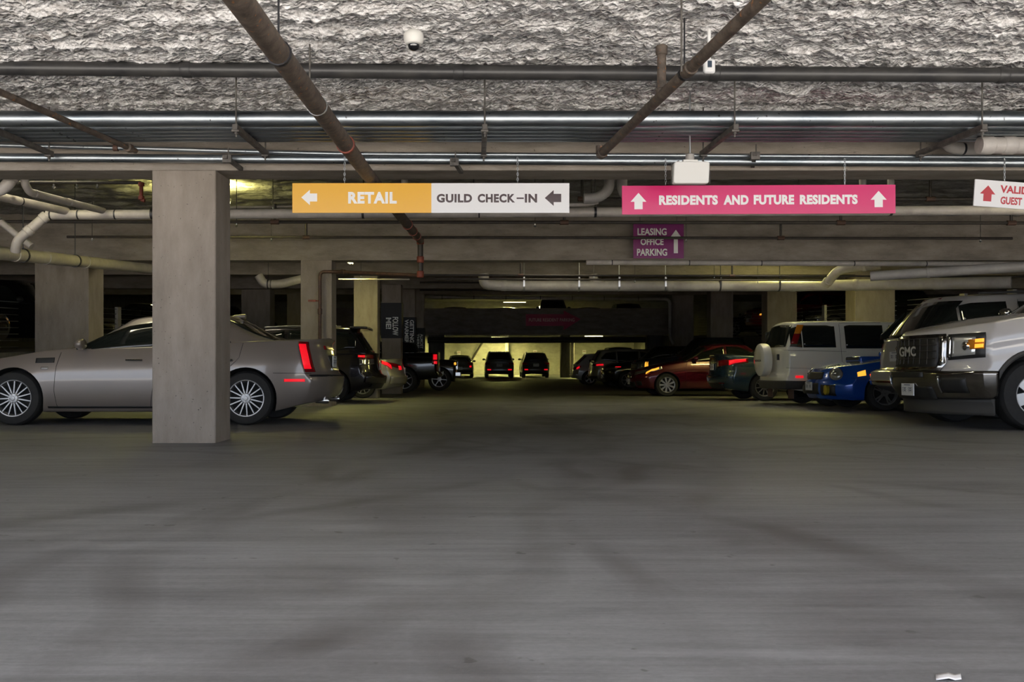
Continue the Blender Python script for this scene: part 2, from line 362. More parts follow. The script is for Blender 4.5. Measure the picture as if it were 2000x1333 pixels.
def column(name, label, x0, x1, y0, y1, zt, m=M_col, group=None, zb=None):
    zb = floor_z((y0+y1)/2)-0.05 if zb is None else zb
    return tag(MB().box(x0, x1, y0, y1, zb, zt).build('concrete_column', m, bevel=0.012), label, 'column', group)
B1 = EYE+1.57; B2 = EYE+1.47; B3 = EYE+1.55
column('c', 'big pale concrete column nearest the camera, in front of the champagne sedan', -3.10, -2.49, 8.32, 8.82, B1)
column('c', 'concrete column carrying a brown standpipe behind the champagne sedan', -3.48, -2.86, 17.25, 17.8, B2)
column('c', 'yellow-lit concrete column behind the dark grey crossover', -3.18, -2.56, 22.6, 23.15, B3)
column('c', 'dark column with the highest black banner, behind the silver sedan', -2.93, -2.33, 27.0, 27.6, EYE+1.55)
column('c', 'dark column with the middle black banner', -2.75, -2.26, 32.2, 32.8, EYE+2.3)
column('c', 'narrow far column with the lowest black banner', -2.80, -2.28, 38.0, 38.5, EYE+1.75)
column('c', 'broad brown-stained column at far left behind the sedan hood', -8.75, -7.68, 17.25, 17.95, B2)
column('c', 'wide dark column deep at left, between the first two aisle columns', -8.15, -7.15, 30.2, 30.9, EYE+1.55)
column('c', 'dim deep column just left of the standpipe column', -8.15, -7.15, 37.5, 38.2, EYE+1.75)
column('c', 'broad concrete column rising behind the front half of the boxy white crossover roof', 9.84, 10.88, 22.6, 23.2, B3)
column('c', 'grey broad column directly above the spare tire of the boxy white crossover', 9.80, 10.80, 29.3, 29.9, EYE+1.55)
column('c', 'grey broad column between the cable rails, above the red sedan', 9.80, 10.75, 36.4, 37.0, EYE+2.3)
column('c', 'yellowish broad column beside the end of the arrow parapet', 9.84, 10.95, 43.8, 44.4, EYE+2.3)
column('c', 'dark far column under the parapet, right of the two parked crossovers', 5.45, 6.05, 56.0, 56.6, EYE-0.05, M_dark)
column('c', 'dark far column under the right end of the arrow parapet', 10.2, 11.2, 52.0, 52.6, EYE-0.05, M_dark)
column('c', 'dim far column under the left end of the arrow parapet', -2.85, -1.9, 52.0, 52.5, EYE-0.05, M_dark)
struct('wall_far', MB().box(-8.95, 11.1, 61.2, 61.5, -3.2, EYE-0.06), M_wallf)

# ------------------------------------------------------------------ pipes, hangers, signs
def pipe(name, label, pts, r, m, cat='pipe', elbow=0.12, couplings=(), cm=None, cr=1.25, cw=0.05, group=None, hang=None, n=16):
    """a run of pipe; couplings: (segment, fraction) -> short sleeves; hang: list of fractions on segment 0 with (top z)"""
    pts = [Vector(p) for p in pts]
    t = thing(name, label, cat, pts[0], group)
    MB().tube(fillet(pts, elbow) if len(pts) > 2 else pts, r, n).build('run', m, t)
    for seg, fr in couplings:
        a, b = pts[seg], pts[seg+1]; p = a.lerp(b, fr); d = (b-a).normalized()*cw/2
        MB().tube([p-d, p-d*0.8, p+d*0.8, p+d], [r*1.02, r*cr, r*cr, r*1.02], n).build('coupling', cm or m, t)
    for seg, fr, zt in (hang or ()):
        p = pts[seg].lerp(pts[seg+1], fr); q = Vector((p.x, p.y, zt))
        h = MB(); d = (pts[seg+1]-pts[seg]).normalized()*0.015
        h.tube([p-d, p+d], r*1.12, n); h.tube([p, q], 0.006, 6)
        h.build('hanger', M_band, t)
    return t
ZC = EYE+2.1
# rusty run from top left into the depth, with its drop and standpipe
pts = [(-1.08, -0.3, EYE+1.47), at(715, 337, 7.9), at(800, 444, 12.0), at(821, 470, 15.5)]
t = pipe('rusty_pipe', 'thick rusty steel pipe from the top edge into the aisle, behind the yellow sign', pts, 0.062, M_rust,
         couplings=[(0, .8586), (1, .93), (2, .25), (2, .6)], cm=M_red, cr=1.16, cw=0.045, elbow=0.02, hang=[(0, .591, ZC)])
rng = MB(); p = at(610, 207, 0); a = Vector(pts[0]).lerp(Vector(pts[1]), .7195); d = (Vector(pts[1])-Vector(pts[0])).normalized()*0.008
rng.tube([a-d, a+d], 0.066, 16); rng.build('clamp_band', M_steel, t)
pd = at(821, 470, 15.5)
pipe('drop_pipe', 'black vertical drop pipe with orange-red couplings under the second beam', [pd, at(821, 538, 15.5)], 0.05, M_blacksteel,
     couplings=[(0, .02), (0, .55), (0, .97)], cm=M_red, cr=1.3, cw=0.12)
q1 = at(821, 538, 15.5); q2 = at(660, 531, 17.05); q3 = at(625, 531, 17.1)
t = pipe('standpipe', 'brown standpipe with red valve handles on the second aisle column', [q1, q2, q3, at(625, 704, 17.1)], 0.033, M_brownred, elbow=0.1,
         couplings=[(0, .93), (2, .45), (2, .9)], cm=M_brownred, cr=1.4, cw=0.12)
for py, sg in ((588, -1), (702, 1)):
    c = at(625, py, 17.1); v = MB(); v.tube([c, c+Vector((sg*.12, -0.06, 0))], 0.012, 8)
    v.box(c.x+sg*.07, c.x+sg*.22, c.y-.075, c.y-.045, c.z-.018, c.z+.018); v.build('valve_handle', M_red, t)
# second rusty pipe on the right with its capped stub
a, b = Vector((1.485, 4.0, EYE+1.8)), at(1172, 303, 7.75)
a = b+(at(1485, 2, 4.7)-b)*2.64
t = pipe('rusty_pipe', 'thinner rusty pipe slanting from the top edge, crossed by the capped riser', [a, b, at(1172, 285, 7.75)], 0.038, M_rust, elbow=0.03,
         couplings=[(0, .744), (0, .9923)], cm=M_rust, cr=1.25, cw=0.08, hang=[(0, .755, ZC)])
w = 0.5; k = a.lerp(b, .808)
pipe('sprinkler_riser', 'short capped rusty riser standing up from the thin rusty pipe', [k, (k.x, k.y, k.z+0.36)], 0.032, M_rust,
     couplings=[(0, .05), (0, .9)], cm=M_rust, cr=1.3, cw=0.07)
pipe('rusty_pipe', 'thin dark rusty pipe slanting in from the left edge, over the silver conduits', [at(265, 295, 7.75)+(at(-420, -3, 4.4)-at(265, 295, 7.75))*2.3, at(265, 295, 7.75)], 0.024, M_rust,
     couplings=[(0, .985)], cm=M_rust, cr=1.6, cw=0.07)
# black drain under the foam
pipe('black_pipe', 'long black plastic pipe across the whole entrance ceiling', [at(-150, 131, 6.75), at(900, 141, 6.75), at(2150, 148, 6.75)], 0.056, M_blackpipe, elbow=0.3,
     couplings=[(0, .49), (0, .996), (1, .395), (1, .845)], cm=M_blackpipe, cr=1.12, cw=0.08, n=20)
# the racked silver conduits
for i, (d, r, nm) in enumerate(((7.16, .066, 'nearest and thickest of the five racked silver conduits'), (7.34, .05, 'second of the five racked silver conduits, counted from the entrance'),
                               (7.47, .045, 'middle one of the five racked silver conduits'), (7.60, .045, 'fourth of the five racked silver conduits, counted from the entrance'),
                               (7.72, .045, 'farthest of the five racked silver conduits'))):
    z = EYE+1.705+r
    pipe('silver_conduit', nm, [(-5.2, d, z), (6.2, d, z)], r, M_silver, group='racked silver conduits', n=20,
         couplings=[(0, (v+5.2)/11.4) for v in ((-1.18+.07*i, 2.72-.02*i) if i < 3 else (-1.0, 2.6))], cm=M_silver, cr=1.05, cw=0.11)
TX = [-3.95, -1.95, 0.07, 2.10, 4.11]
TN = ['at the far left edge', 'over the big near column', 'between the yellow and magenta signs', 'behind the white lamp box', 'at right over the tilted white sign']
for x, w in zip(TX, TN):
    t = thing('trapeze_hanger', 'steel strut hanger carrying the silver conduits, '+w, 'hanger', (x, 7.03, EYE+1.66), 'trapeze hangers under the conduits')
    MB().box(x-.022, x+.022, 7.03, 8.10, EYE+1.655, EYE+1.70).build('strut', M_strut, t, bevel=0.004)
    for y in (7.07, 8.05): MB().tube([(x, y, EYE+1.60), (x, y, ZC)], 0.007, 8).build('rod', M_strut, t)
    n = MB()
    for y in (7.07, 8.05): n.box(x-.03, x+.03, y-.03, y+.03, EYE+1.64, EYE+1.655); n.lathe([(.016, EYE+1.625), (.016, EYE+1.64)], 6, c=(x, y, 0))
    n.build('washer', M_strut, t)
pipe('thin_conduit', 'thinner of the two silver conduits running just above the signs', [at(-120, 281, 8.12), at(265, 290, 8.12), at(665, 301, 8.12), at(2120, 308, 8.12)], 0.021, M_silver, elbow=0.4, couplings=[(0, .9)], cm=M_brownred, cr=1.5)
pipe('thin_conduit', 'thicker of the two silver conduits running just above the signs', [at(-120, 307, 8.18), at(665, 312, 8.18), at(2120, 319, 8.18)], 0.040, M_silver, elbow=0.4, n=20,
     couplings=[(0, .68), (0, .71), (1, .385), (1, .405)], cm=M_silver, cr=1.06, cw=0.05)
for i, (px, py, w) in enumerate(((452, 318, 'beside the top of the big near column'), (890, 324, 'above the white half of the check-in sign'), (1470, 312, 'right of the white lamp box'))):
    c = at(px, py, 8.12)
    b = MB(); b.bar(c+Vector((-.02, -.13, .03)), c+Vector((.05, .16, -.03)), .035, .035); b.tube([c+Vector((0, -.1, 0)), c+Vector((0, -.1, .12))], .006, 6); b.box(c.x-.05, c.x+.03, c.y-.12, c.y-.08, c.z-.02, c.z+.05)
    tag(b.build('strut_bracket', M_strut), 'small strut bracket holding the two silver conduits '+w, 'bracket', 'conduit brackets')
# threaded rods hanging from the foam
for px, y0, y1, d, w in ((605, 55, 190, 6.3, 'left of the ceiling camera'), (1331, -10, 140, 5.2, 'right of the capped riser')):
    tag(MB().tube([at(px, y1, d), (at(px, 0, d).x, d, ZC)], 0.006, 8).build('threaded_rod', M_strut), 'thin threaded rod hanging from the foam '+w, 'rod')
# white drain end at right
c = at(1912, 284, 7.55)
pipe('drain_pipe', 'white drain stub with a capped end, high at the right edge', [c, at(2150, 284, 7.55)], 0.072, M_pvc, couplings=[(0, .06), (0, .24), (0, .5)], cm=M_pvc, cr=1.1, cw=0.11, n=22)
pipe('drain_pipe', 'grey drain elbow just left of the white capped drain', [at(1912, 291, 8.0), at(1850, 291, 8.0), at(1842, 250, 8.22)], 0.055, M_pvcgrey, elbow=0.16, couplings=[(0, .5)], cm=M_band, cr=1.04, cw=0.02)

# ceiling devices
c = at(808, 80, 6.05)
t = thing('ceiling_camera', 'white dome security camera on the foam ceiling', 'camera', c)
MB().lathe([(.045, .07), (.066, .05), (.070, .035), (.069, .0), (.056, -.022), (.042, -.028)], 32, c=c).build('housing', M_white, t)
MB().lathe([(.042, -.024), (.041, -.038), (.033, -.056), (.016, -.067), (.002, -.069)], 28, c=c).build('dome', M_lensblk, t)
c = at(1385, 130, 6.0)
t = thing('ceiling_sensor', 'small white sensor with a dark window, in front of the black pipe', 'sensor', c)
MB().box(c.x-.041, c.x+.041, c.y-.02, c.y+.02, c.z-.05, c.z+.05).build('housing', M_whitep, t, bevel=0.016)
MB().box(c.x-.016, c.x+.014, c.y-.024, c.y-.018, c.z-.012, c.z+.034).build('window', mat('sensor window', (.05, .07, .10), .15), t, bevel=0.003)
MB().tube([c+Vector((0, 0, .045)), (c.x, c.y, ZC)], .012, 10).build('stem', M_whitep, t)
c = at(1350, 338, 7.5)
t = thing('lamp_box', 'white rounded lamp box hanging on a stem above the magenta sign', 'lamp', c)
hb = MB(); w, h = .152, .095
poly = [(w*sx+q*math.cos(an), h*sz+q*math.sin(an)) for q in (.022,) for sx, sz, a0 in ((1-.14, 1-.23, 0), (-1+.14, 1-.23, 90), (-1+.10, -1+.23, 180), (1-.18, -1+.23, 270)) for an in [math.radians(a0+18*i) for i in range(6)]]
hb.prism([(c.x+x, c.z+z) for x, z in poly], c.y-.03, c.y+.05); hb.build('housing', M_white, t, bevel=0.008)
MB().box(c.x-.07, c.x+.06, c.y-.01, c.y+.05, c.z+.088, c.z+.118).build('neck', M_white, t, bevel=0.01)
MB().lathe([(.035, .116), (.038, .125), (.036, .165), (.02, .172)], 18, c=(c.x-.006, c.y+.02, c.z)).build('knuckle', M_pvcgrey, t)
MB().tube([(c.x-.006, c.y+.02, c.z+.165), (c.x-.006, c.y+.02, ZC)], .008, 10).build('stem', M_steel, t)
g = MB()
for sx in (-1, 1): g.tube([(c.x+sx*.165, c.y+.02, c.z-.09), (c.x+sx*.165, c.y+.02, c.z+.08), (c.x+sx*.10, c.y+.02, c.z+.11)], .004, 6)
g.build('wire_guard', M_strut, t)

# signs
def arrow_poly(cx, cz, w, h, ang):                  # stubby block arrow pointing up, turned by ang degrees
    a = math.radians(ang)
    p = [(0, h/2), (w/2, h*.5-w*.56), (w*.26, h*.5-w*.56), (w*.26, -h/2), (-w*.26, -h/2), (-w*.26, h*.5-w*.56), (-w/2, h*.5-w*.56)]
    return [(cx+x*math.cos(a)-z*math.sin(a), cz+x*math.sin(a)+z*math.cos(a)) for x, z in p]
def chain(p, ztop, parent):
    p = Vector(p); z = p.z; m = MB(); i = 0; step = .024
    while z < ztop:
        pts = []
        for k in range(11):
            a = 2*PI*k/10; u, w = .007*math.cos(a), .017*math.sin(a)
            pts.append((p.x+(u if i % 2 else 0), p.y+(0 if i % 2 else u), z+w+.012))
        m.tube(pts, .0022, 5, False); z += step; i += 1
    m.build('chain', M_steel, parent, 60)
DS = 8.08
t = thing('hanging_sign', 'long hanging sign, yellow RETAIL half and white GUILD CHECK-IN half', 'sign', at(841, 416, DS))
A, B, MID = at(571, 358, DS), at(1112, 416, DS), at(842.5, 416, DS)
MB().box(A.x, MID.x, DS, DS+.012, B.z, A.z).build('yellow_panel', M_yel, t)['label'] = 'yellow sign panel'
MB().box(MID.x, B.x, DS, DS+.012, B.z, A.z).build('white_panel', M_signw, t)['label'] = 'white sign panel'
def px_text(txt, x0, x1, y0, y1, m, name='lettering', y=DS-.0015, d=DS, M=None, par=None, bold=.022, **k):
    a, b = at(x0, y1, d), at(x1, y0, d)
    return lettering(txt, a.x, b.x, a.z, b.z, y, m, par, M, bold, name=name, **k)
px_text('RETAIL', 680, 775, 375, 398, M_letw, par=t, bold=.05, spacing=1.12)
px_text('GUILD', 853, 922, 379, 396, M_letb, par=t, bold=.045, spacing=1.1); px_text('CHECK', 933, 1006, 379, 396, M_letb, par=t, bold=.045, spacing=1.1)
px_text('IN', 1025, 1049, 379, 396, M_letb, par=t, bold=.045, spacing=1.1)
a, b = at(1009, 389, DS), at(1023, 386, DS); MB().box(a.x, b.x, DS-.002, DS, a.z, b.z).build('lettering', M_letb, t)
s_ = DS/F
def px_arrow(cx, cy, w, h, ang, m, par, y=DS, d=DS, M=None):
    c = at(cx, cy, d); return MB().prism(arrow_poly(c.x, c.z, w*d/F, h*d/F, ang), y-.002, y, M).build('arrow', m, par, 0)
px_arrow(604, 386, 30, 31, 90, M_letw, t); px_arrow(1080, 387, 31, 32, 90, M_letb, t)
for px in (673, 1011): chain(at(px, 358, DS+.006), EYE+1.62, t)
t = thing('hanging_sign', 'long hanging magenta sign reading RESIDENTS AND FUTURE RESIDENTS', 'sign', at(1482, 417, DS))
A, B = at(1215, 362, DS), at(1749, 418, DS); cen = (A+B)/2
R = Matrix.Translation((cen.x, DS, cen.z)) @ Matrix.Rotation(math.radians(-0.25), 4, 'Y') @ Matrix.Translation((-cen.x, -DS, -cen.z))
m = MB(); m.box(A.x, B.x, DS, DS+.012, B.z, A.z); m.v = [tuple(R @ Vector(v)) for v in m.v]; m.build('panel', M_mag, t)
for w, x0, x1 in (('RESIDENTS', 1287, 1402), ('AND', 1413, 1462), ('FUTURE', 1472, 1551), ('RESIDENTS', 1562, 1675)):
    px_text(w, x0, x1, 381, 400, M_letw, par=t, M=R, bold=.055, spacing=1.08)
px_arrow(1247, 392, 31, 32, 0, M_letw, t, M=R); px_arrow(1716, 390, 31, 32, 0, M_letw, t, M=R)
for px in (1300, 1650): chain(at(px, 361, DS+.006), EYE+1.62, t)
t = thing('hanging_sign', 'tilted white hanging sign with red lettering, cut by the right edge', 'sign', at(1906, 402, DS))
c = at(1903, 376, DS)
R = Matrix.Translation(c) @ Matrix.Rotation(math.radians(4.2), 4, 'Y') @ Matrix.Translation(-c)
m = MB(); a, b = at(1903, 350, DS), at(2150, 402, DS); m.box(a.x, b.x, DS, DS+.012, b.z, a.z); m.v = [tuple(R @ Vector(v)) for v in m.v]; m.build('panel', M_signw, t)
px_arrow(1929, 376, 30, 31, 0, M_letr, t, M=R)
px_text('VALIDATED', 1953, 2058, 358, 373, M_letr, par=t, M=R, bold=.035); px_text('GUEST', 1955, 1997, 380, 395, M_letr, par=t, M=R, bold=.035)
px_text('PARKING', 2008, 2075, 380, 395, M_letr, par=t, M=R, bold=.035)
chain(at(1962, 354, DS+.006), EYE+1.62, t); chain(at(2110, 365, DS+.006), EYE+1.62, t)
DP = 16.95
t = thing('hanging_sign', 'small purple LEASING OFFICE PARKING sign behind the magenta one', 'sign', at(1286, 505, DP))
a, b = at(1237, 438, DP), at(1335.5, 505, DP); MB().box(a.x, b.x, DP, DP+.02, b.z, a.z).build('panel', M_purp, t)
for w, x0, x1, y0, y1 in (('LEASING', 1245, 1302, 446, 460), ('OFFICE', 1251, 1296, 466, 479), ('PARKING', 1244, 1303, 486, 500)):
    px_text(w, x0, x1, y0, y1, M_letw, par=t, d=DP, y=DP-.003, bold=.03)
c = at(1320, 472, DP); k = DP/F
MB().prism([(c.x+x*k, c.z+z*k) for x, z in ((0, 23), (11, 8), (4, 8), (4, -23), (-4, -23), (-4, 8), (-11, 8))], DP-.003, DP).build('arrow', M_letw, t, 0)
for px in (1250, 1322): MB().tube([at(px, 438, DP+.01), (at(px, 438, DP).x, DP+.01, CEIL)], .006, 6).build('rod', M_strut, t)
# black vertical banners strapped to the three aisle columns
for col_x0, col_x1, py0, py1, d, rows, w in (
        (-2.93, -2.33, 592, 661, 27.0, (('FOLLOW', .56, .86, .40, .92), ('ME!', .22, .50, .42, .74)), 'highest of the three black banners, with FOLLOW ME! reading downwards'),
        (-2.75, -2.26, 620, 675, 32.2, (('GETTING', .60, .92, .10, .90), ('WARMER!', .22, .52, .08, .96)), 'middle black banner, with GETTING WARMER! reading downwards'),
        (-2.80, -2.28, 641, 687, 38.0, (('ALMOST', .68, .94, .25, .88), ('THERE!', .38, .62, .25, .85)), 'lowest of the three black banners, with ALMOST THERE! reading downwards')):
    zt, zb = at(0, py0, d).z, at(0, py1, d).z
    t = thing('column_banner', w, 'banner', ((col_x0+col_x1)/2, d, zb))
    MB().box(col_x0-.02, col_x1+.02, d-.02, d+.62, zb, zt).build('wrap', M_banner, t)
    for txt, u0, u1, v0, v1 in rows:
        X0, X1 = lerp(col_x0, col_x1, u0), lerp(col_x0, col_x1, u1); Z1, Z0 = lerp(zt, zb, v0), lerp(zt, zb, v1)
        lettering(txt, X0, X1, Z0, Z1, d-.023, M_bantext, t, None, .03, rot=1)
t = thing('arrow_board', 'crimson arrow board reading FUTURE RESIDENT PARKING on the parapet', 'sign', at(1080, 645, 46.69))
d = 46.69; k = d/F; pz = lambda x, y: (at(x, y, d).x, at(x, y, d).z)
MB().prism([pz(1027, 614), pz(1101, 614), pz(1101, 607), pz(1134, 624), pz(1101, 645), pz(1101, 637), pz(1027, 637)], d-.03, d).build('board', M_crim, t, 0)
px_text('FUTURE RESIDENT PARKING', 1033, 1122, 622, 628.5, M_crimt, par=t, d=d, y=d-.034, bold=.015)

# second bay: white drains, sprinkler branches
D2 = 11.2
pipe('drain_pipe', 'long white drain along the second bay, behind the near column and signs', [at(92, 420, D2), at(2150, 410, D2)], 0.062, M_pvc, n=20,
     couplings=[(0, v) for v in (.004, .03, .065, .41, .80)], cm=M_band, cr=1.05, cw=0.02, hang=[(0, v, CEIL) for v in (.1, .3, .52, .8)])
pipe('drain_pipe', 'white drain slanting down from the long drain to the lower yellowish drain', [at(92, 420, D2), at(34, 470, D2-.1), at(30, 492, D2-.05)], 0.062, M_pvc, elbow=.12, couplings=[(0, .1), (0, .62)], cm=M_pvc, cr=1.15, cw=0.08)
pipe('drain_pipe', 'slim white drain crossing behind at far left, low under the ceiling', [at(-60, 385, D2+.5), at(62, 482, D2+.4)], 0.045, M_pvc, couplings=[(0, .5)], cm=M_band, cr=1.04, cw=0.015)
pipe('drain_pipe', 'yellowish branch drain from the left edge into the long white drain', [at(-90, 365, 9.4), at(130, 413, D2-.02)], 0.05, M_pvc, couplings=[(0, .55)], cm=M_band, cr=1.05, cw=0.02)
pipe('drain_pipe', 'thinner yellowish branch drain with a bend below the near beam', [at(48, 335, 9.3), at(48, 358, 9.3), at(58, 376, 9.5), at(202, 412, D2-.02)], 0.042, M_pvc, elbow=.07, couplings=[(2, .06), (2, .5)], cm=M_pvc, cr=1.1, cw=0.05)
pipe('drain_pipe', 'white drain elbow curling down at the far left edge below the near beam', [at(22, 335, 9.2), at(22, 352, 9.2), at(4, 372, 9.2), at(-40, 376, 9.2)], 0.062, M_pvc, elbow=.09, couplings=[(0, .9)], cm=M_pvc, cr=1.12, cw=.05)
pipe('drain_pipe', 'big yellowish sloping drain in front of the broad left column', [at(-160, 478, 10.4), at(300, 526, 17.0)], 0.094, M_pvc, n=20,
     couplings=[(0, .22), (0, .30), (0, .42), (0, .60)], cm=M_pvc, cr=1.1, cw=0.05, hang=[(0, .33, CEIL), (0, .55, CEIL)])
def branch(label, py, d, x0, x1, r, m, drops=(), tees=(), par=None):
    a, b = at(x0, py[0], d), at(x1, py[1], d)
    t = thing('sprinkler_pipe', label, 'pipe', a)
    MB().tube([a, b], r, 10).build('run', m, t)
    for px in drops:                                # up-going nipples with tee fittings
        p = a.lerp(b, (px-x0)/(x1-x0))
        MB().tube([p, p+Vector((0, 0, .26))], r*.9, 8).build('riser', M_blacksteel, t)
        MB().tube([p-Vector((.06, 0, 0)), p+Vector((.06, 0, 0))], r*1.55, 10).build('tee', M_brownred, t)
    for px in tees:                                 # hanging rods with sprinkler heads
        p = a.lerp(b, (px-x0)/(x1-x0))
        MB().tube([p, (p.x, p.y, CEIL-(.1 if d < 17 else 0))], .006, 6).build('rod', M_strut, t)
        MB().lathe([(.008, -.07), (.022, -.05), (.010, -.04), (.012, 0)], 10, c=p).build('sprinkler_head', M_steel, t)
    return t
branch('upper black sprinkler line crossing the second bay', (433, 436), 12.6, -60, 2100, .024, M_blacksteel, (537, 1102, 1642, 1975), (462, 1045))
branch('lower black sprinkler line crossing in front of the second beam', (463, 466), 15.4, 131, 1977, .024, M_blacksteel, (598, 1525), (180, 530, 1340, 1915))
branch('dark sprinkler line high behind the near column at left', (357, 357), 10.2, 30, 275, .02, M_blacksteel, (), (105, 150, 190))
branch('thin yellow-lit line above the long white drain', (405, 403), 13.2, 440, 600, .018, M_pvc, (), (533,))
p = at(276, 357, 10.2)
pipe('sprinkler_drop', 'orange-red sprinkler drop left of the near column top', [p, p-Vector((0, 0, .20)), p+Vector((.04, 0, -.21))], .022, M_red, elbow=.02, couplings=[(0, .1), (0, .9)], cm=M_red, cr=1.6, cw=.05)
branch('dark sprinkler line beside the magenta sign under the second bay ceiling', (389, 389), 12.0, 1130, 2100, .022, M_blacksteel, (1137, 1817), (1155, 1560))
for (xa, xb, lab) in ((1190, 1140, 'grey drain bend hooking down between the two long signs'), (1215, 1240, 'grey drain bend half hidden by the left end of the magenta sign')):
    pipe('drain_bend', lab, [(at(xa, 340, 10.2).x, 10.2, CEIL-.06), at(xa, 372, 10.2), at((xa+xb)/2, 388, 10.2), at(xb, 388, 10.2)], .062, M_pvcgrey, elbow=.1, couplings=[(0, .6)], cm=M_pvcgrey, cr=1.15, cw=.08)
for px, w in ((790, 'above the yellow half of the sign'), (735, 'beside the rusty pipe above the yellow sign')):
    pipe('drain_stub', 'short grey drain stub under the near beam '+w, [(at(px, 340, 9.6).x, 9.6, CEIL-.06), at(px, 378, 9.6)], .04, M_pvcgrey)
for px, w in ((1685, 'left one'), (1740, 'right one')):
    pipe('drain_stub', 'short pale drain stub above the right end of the magenta sign, '+w, [(at(px, 340, 9.6).x, 9.6, CEIL-.06), at(px, 378, 9.6)], .036, M_pvcgrey)
pipe('drain_pipe', 'slim pale line below the white half of the check-in sign', [at(900, 401, 10.6), at(1150, 400, 10.6), at(1168, 395, 10.6)], .024, M_pvc, elbow=.04, hang=[(0, .1, CEIL), (0, .8, CEIL)])

# third bay: drain under the second beam, big grey drain, conduits
pipe('drain_pipe', 'slim pale drain hugging the underside of the second beam', [at(1145, 513, 16.9), at(2150, 517, 16.9)], .05, M_pvc, couplings=[(0, v) for v in (.05, .2, .34, .52, .66)], cm=M_band, cr=1.04, cw=.02)
D3 = 20.4
t = pipe('drain_pipe', 'big grey drain crossing above the parked cars, elbow at its left end', [at(944, 535, D3), at(946, 556, D3), at(1000, 559, D3), at(1560, 559, D3), at(1975, 552, D3-2.6)], .125, M_pvcgrey, elbow=.3, n=22,
     couplings=[(1, .7), (2, .55), (2, .98), (3, .3), (3, .45), (3, .68)], cm=M_pvcgrey, cr=1.06, cw=.12)
for px in (1023, 1130, 1208, 1298, 1405, 1520):
    p = at(px, 559, D3); h = MB(); h.tube([p-Vector((.02, 0, 0)), p+Vector((.02, 0, 0))], .13, 20); h.bar(p+Vector((0, -.13, 0)), p+Vector((0, -.13, .2)), .04, .012, (0, 1, 0)); h.tube([p+Vector((0, -.1, .1)), (p.x, p.y-.1, CEIL)], .01, 6)
    h.build('strap', M_steel if px < 1300 else M_band, t)
pipe('drain_pipe', 'grey branch drain rising off the big grey drain toward the second beam', [at(1612, 556, 19.2), at(1640, 525, 18.6), at(1720, 517, 18.2)], .1, M_pvcgrey, elbow=.22, couplings=[(0, .2), (1, .6)], cm=M_pvcgrey, cr=1.1, cw=.08)
pipe('drain_bend', 'short grey elbow joining the middle of the big grey drain', [at(1158, 536, D3), at(1160, 548, D3), at(1182, 560, D3-.02)], .1, M_pvcgrey, elbow=.12)
pipe('drain_pipe', 'dark grey drain high at right above the light boxy crossover roof', [at(1700, 540, 15.3), at(2100, 515, 14.0)], .085, M_pvcgrey, couplings=[(0, .3)], cm=M_pvcgrey, cr=1.1)
pipe('drain_bend', 'pale double bend deep between the two aisle columns', [at(505, 538, 22.0), at(515, 555, 22.0), at(545, 556, 22.0), at(590, 545, 22.0)], .11, M_pvc, elbow=.2, hang=[(1, .3, CEIL)], couplings=[(1, .5)], cm=M_band, cr=1.04, cw=.02)
branch('dark sprinkler line under the third beam', (537, 541), 19.0, 655, 2050, .022, M_blacksteel, (1017, 1430), (705, 1160, 1395))
branch('second dark sprinkler line under the third beam, slightly lower', (545, 548), 19.6, 850, 1620, .022, M_blacksteel, (), (1240, 1480))
branch('thin yellow-lit sprinkler line beside the yellow column', (546, 546), 20.8, 662, 800, .018, M_pvc, (), (705,))
for i, py in enumerate((552, 560, 567)):
    pipe('dark_conduit', ('upper', 'middle', 'lower')[i]+' one of three dim conduits running deep over the aisle', [at(820, py, 29+2*i), at(1330, py+2, 29+2*i)], .03, M_blacksteel, group='dim deep conduits', hang=[(0, .2, CEIL), (0, .7, CEIL)])
t = pipe('drain_pipe', 'pale drain above the arrow parapet that turns down at its right end', [at(830, 581, 43.0), at(1309, 584, 43.0), at(1309, 660, 43.0), at(1316, 672, 43.0)], .09, M_pvcgrey, elbow=.3, couplings=[(1, .3), (1, .9)], cm=M_pvcgrey, cr=1.15,
     hang=[(0, v, CEIL) for v in (.07, .2, .33, .47, .6, .73, .87)])
for i, (py, r) in enumerate(((661, .05), (665.5, .08), (669, .05))):
    pipe('dark_conduit', ('upper thin', 'thick', 'lower thin')[i]+' black conduit under the far deck', [at(835, py, 49.2+.5*i), at(1262, py-1, 49.2+.5*i)], r, M_blacksteel, group='black conduits under the far deck', hang=[(0, .2, EYE-.06), (0, .7, EYE-.06)])
pipe('white_downpipe', 'white downpipe on the far yellow wall above the silver parked crossover', [at(990, 652, 60.5), at(990, 690, 60.5)], .14, M_pvc)
pipe('white_downpipe', 'white downpipe on the far yellow wall behind the far silver sedan', [at(867, 652, 60.5), at(867, 712, 60.5)], .09, M_pvc)
pipe('white_downpipe', 'white downpipe beside the far dark column, bending over to the right', [at(1118, 735, 56.5), at(1118, 664, 56.5), at(1240, 658, 56.5)], .12, M_pvc, elbow=.35)
pipe('dark_conduit', 'dark diagonal pipe on the far yellow wall', [at(943, 668, 60.8), at(918, 708, 60.8)], .07, M_blacksteel)
for px, w in ((896, 'above the far silver sedan'), (1045, 'above the far dark crossover'), (1141, 'right of the far dark column')):
    c = at(px, 690 if px < 1000 else 688, 61.1)
    t = thing('wall_notice', 'small white notice on the far yellow wall '+w, 'notice', c, 'notices on the far wall')
    MB().box(c.x-.13, c.x+.13, c.y-.03, c.y+.06, c.z-.14, c.z+.14).build('plate', M_signw, t)
    MB().box(c.x-.09, c.x+.09, c.y-.034, c.y-.03, c.z+.03, c.z+.06).build('print', M_letr, t)

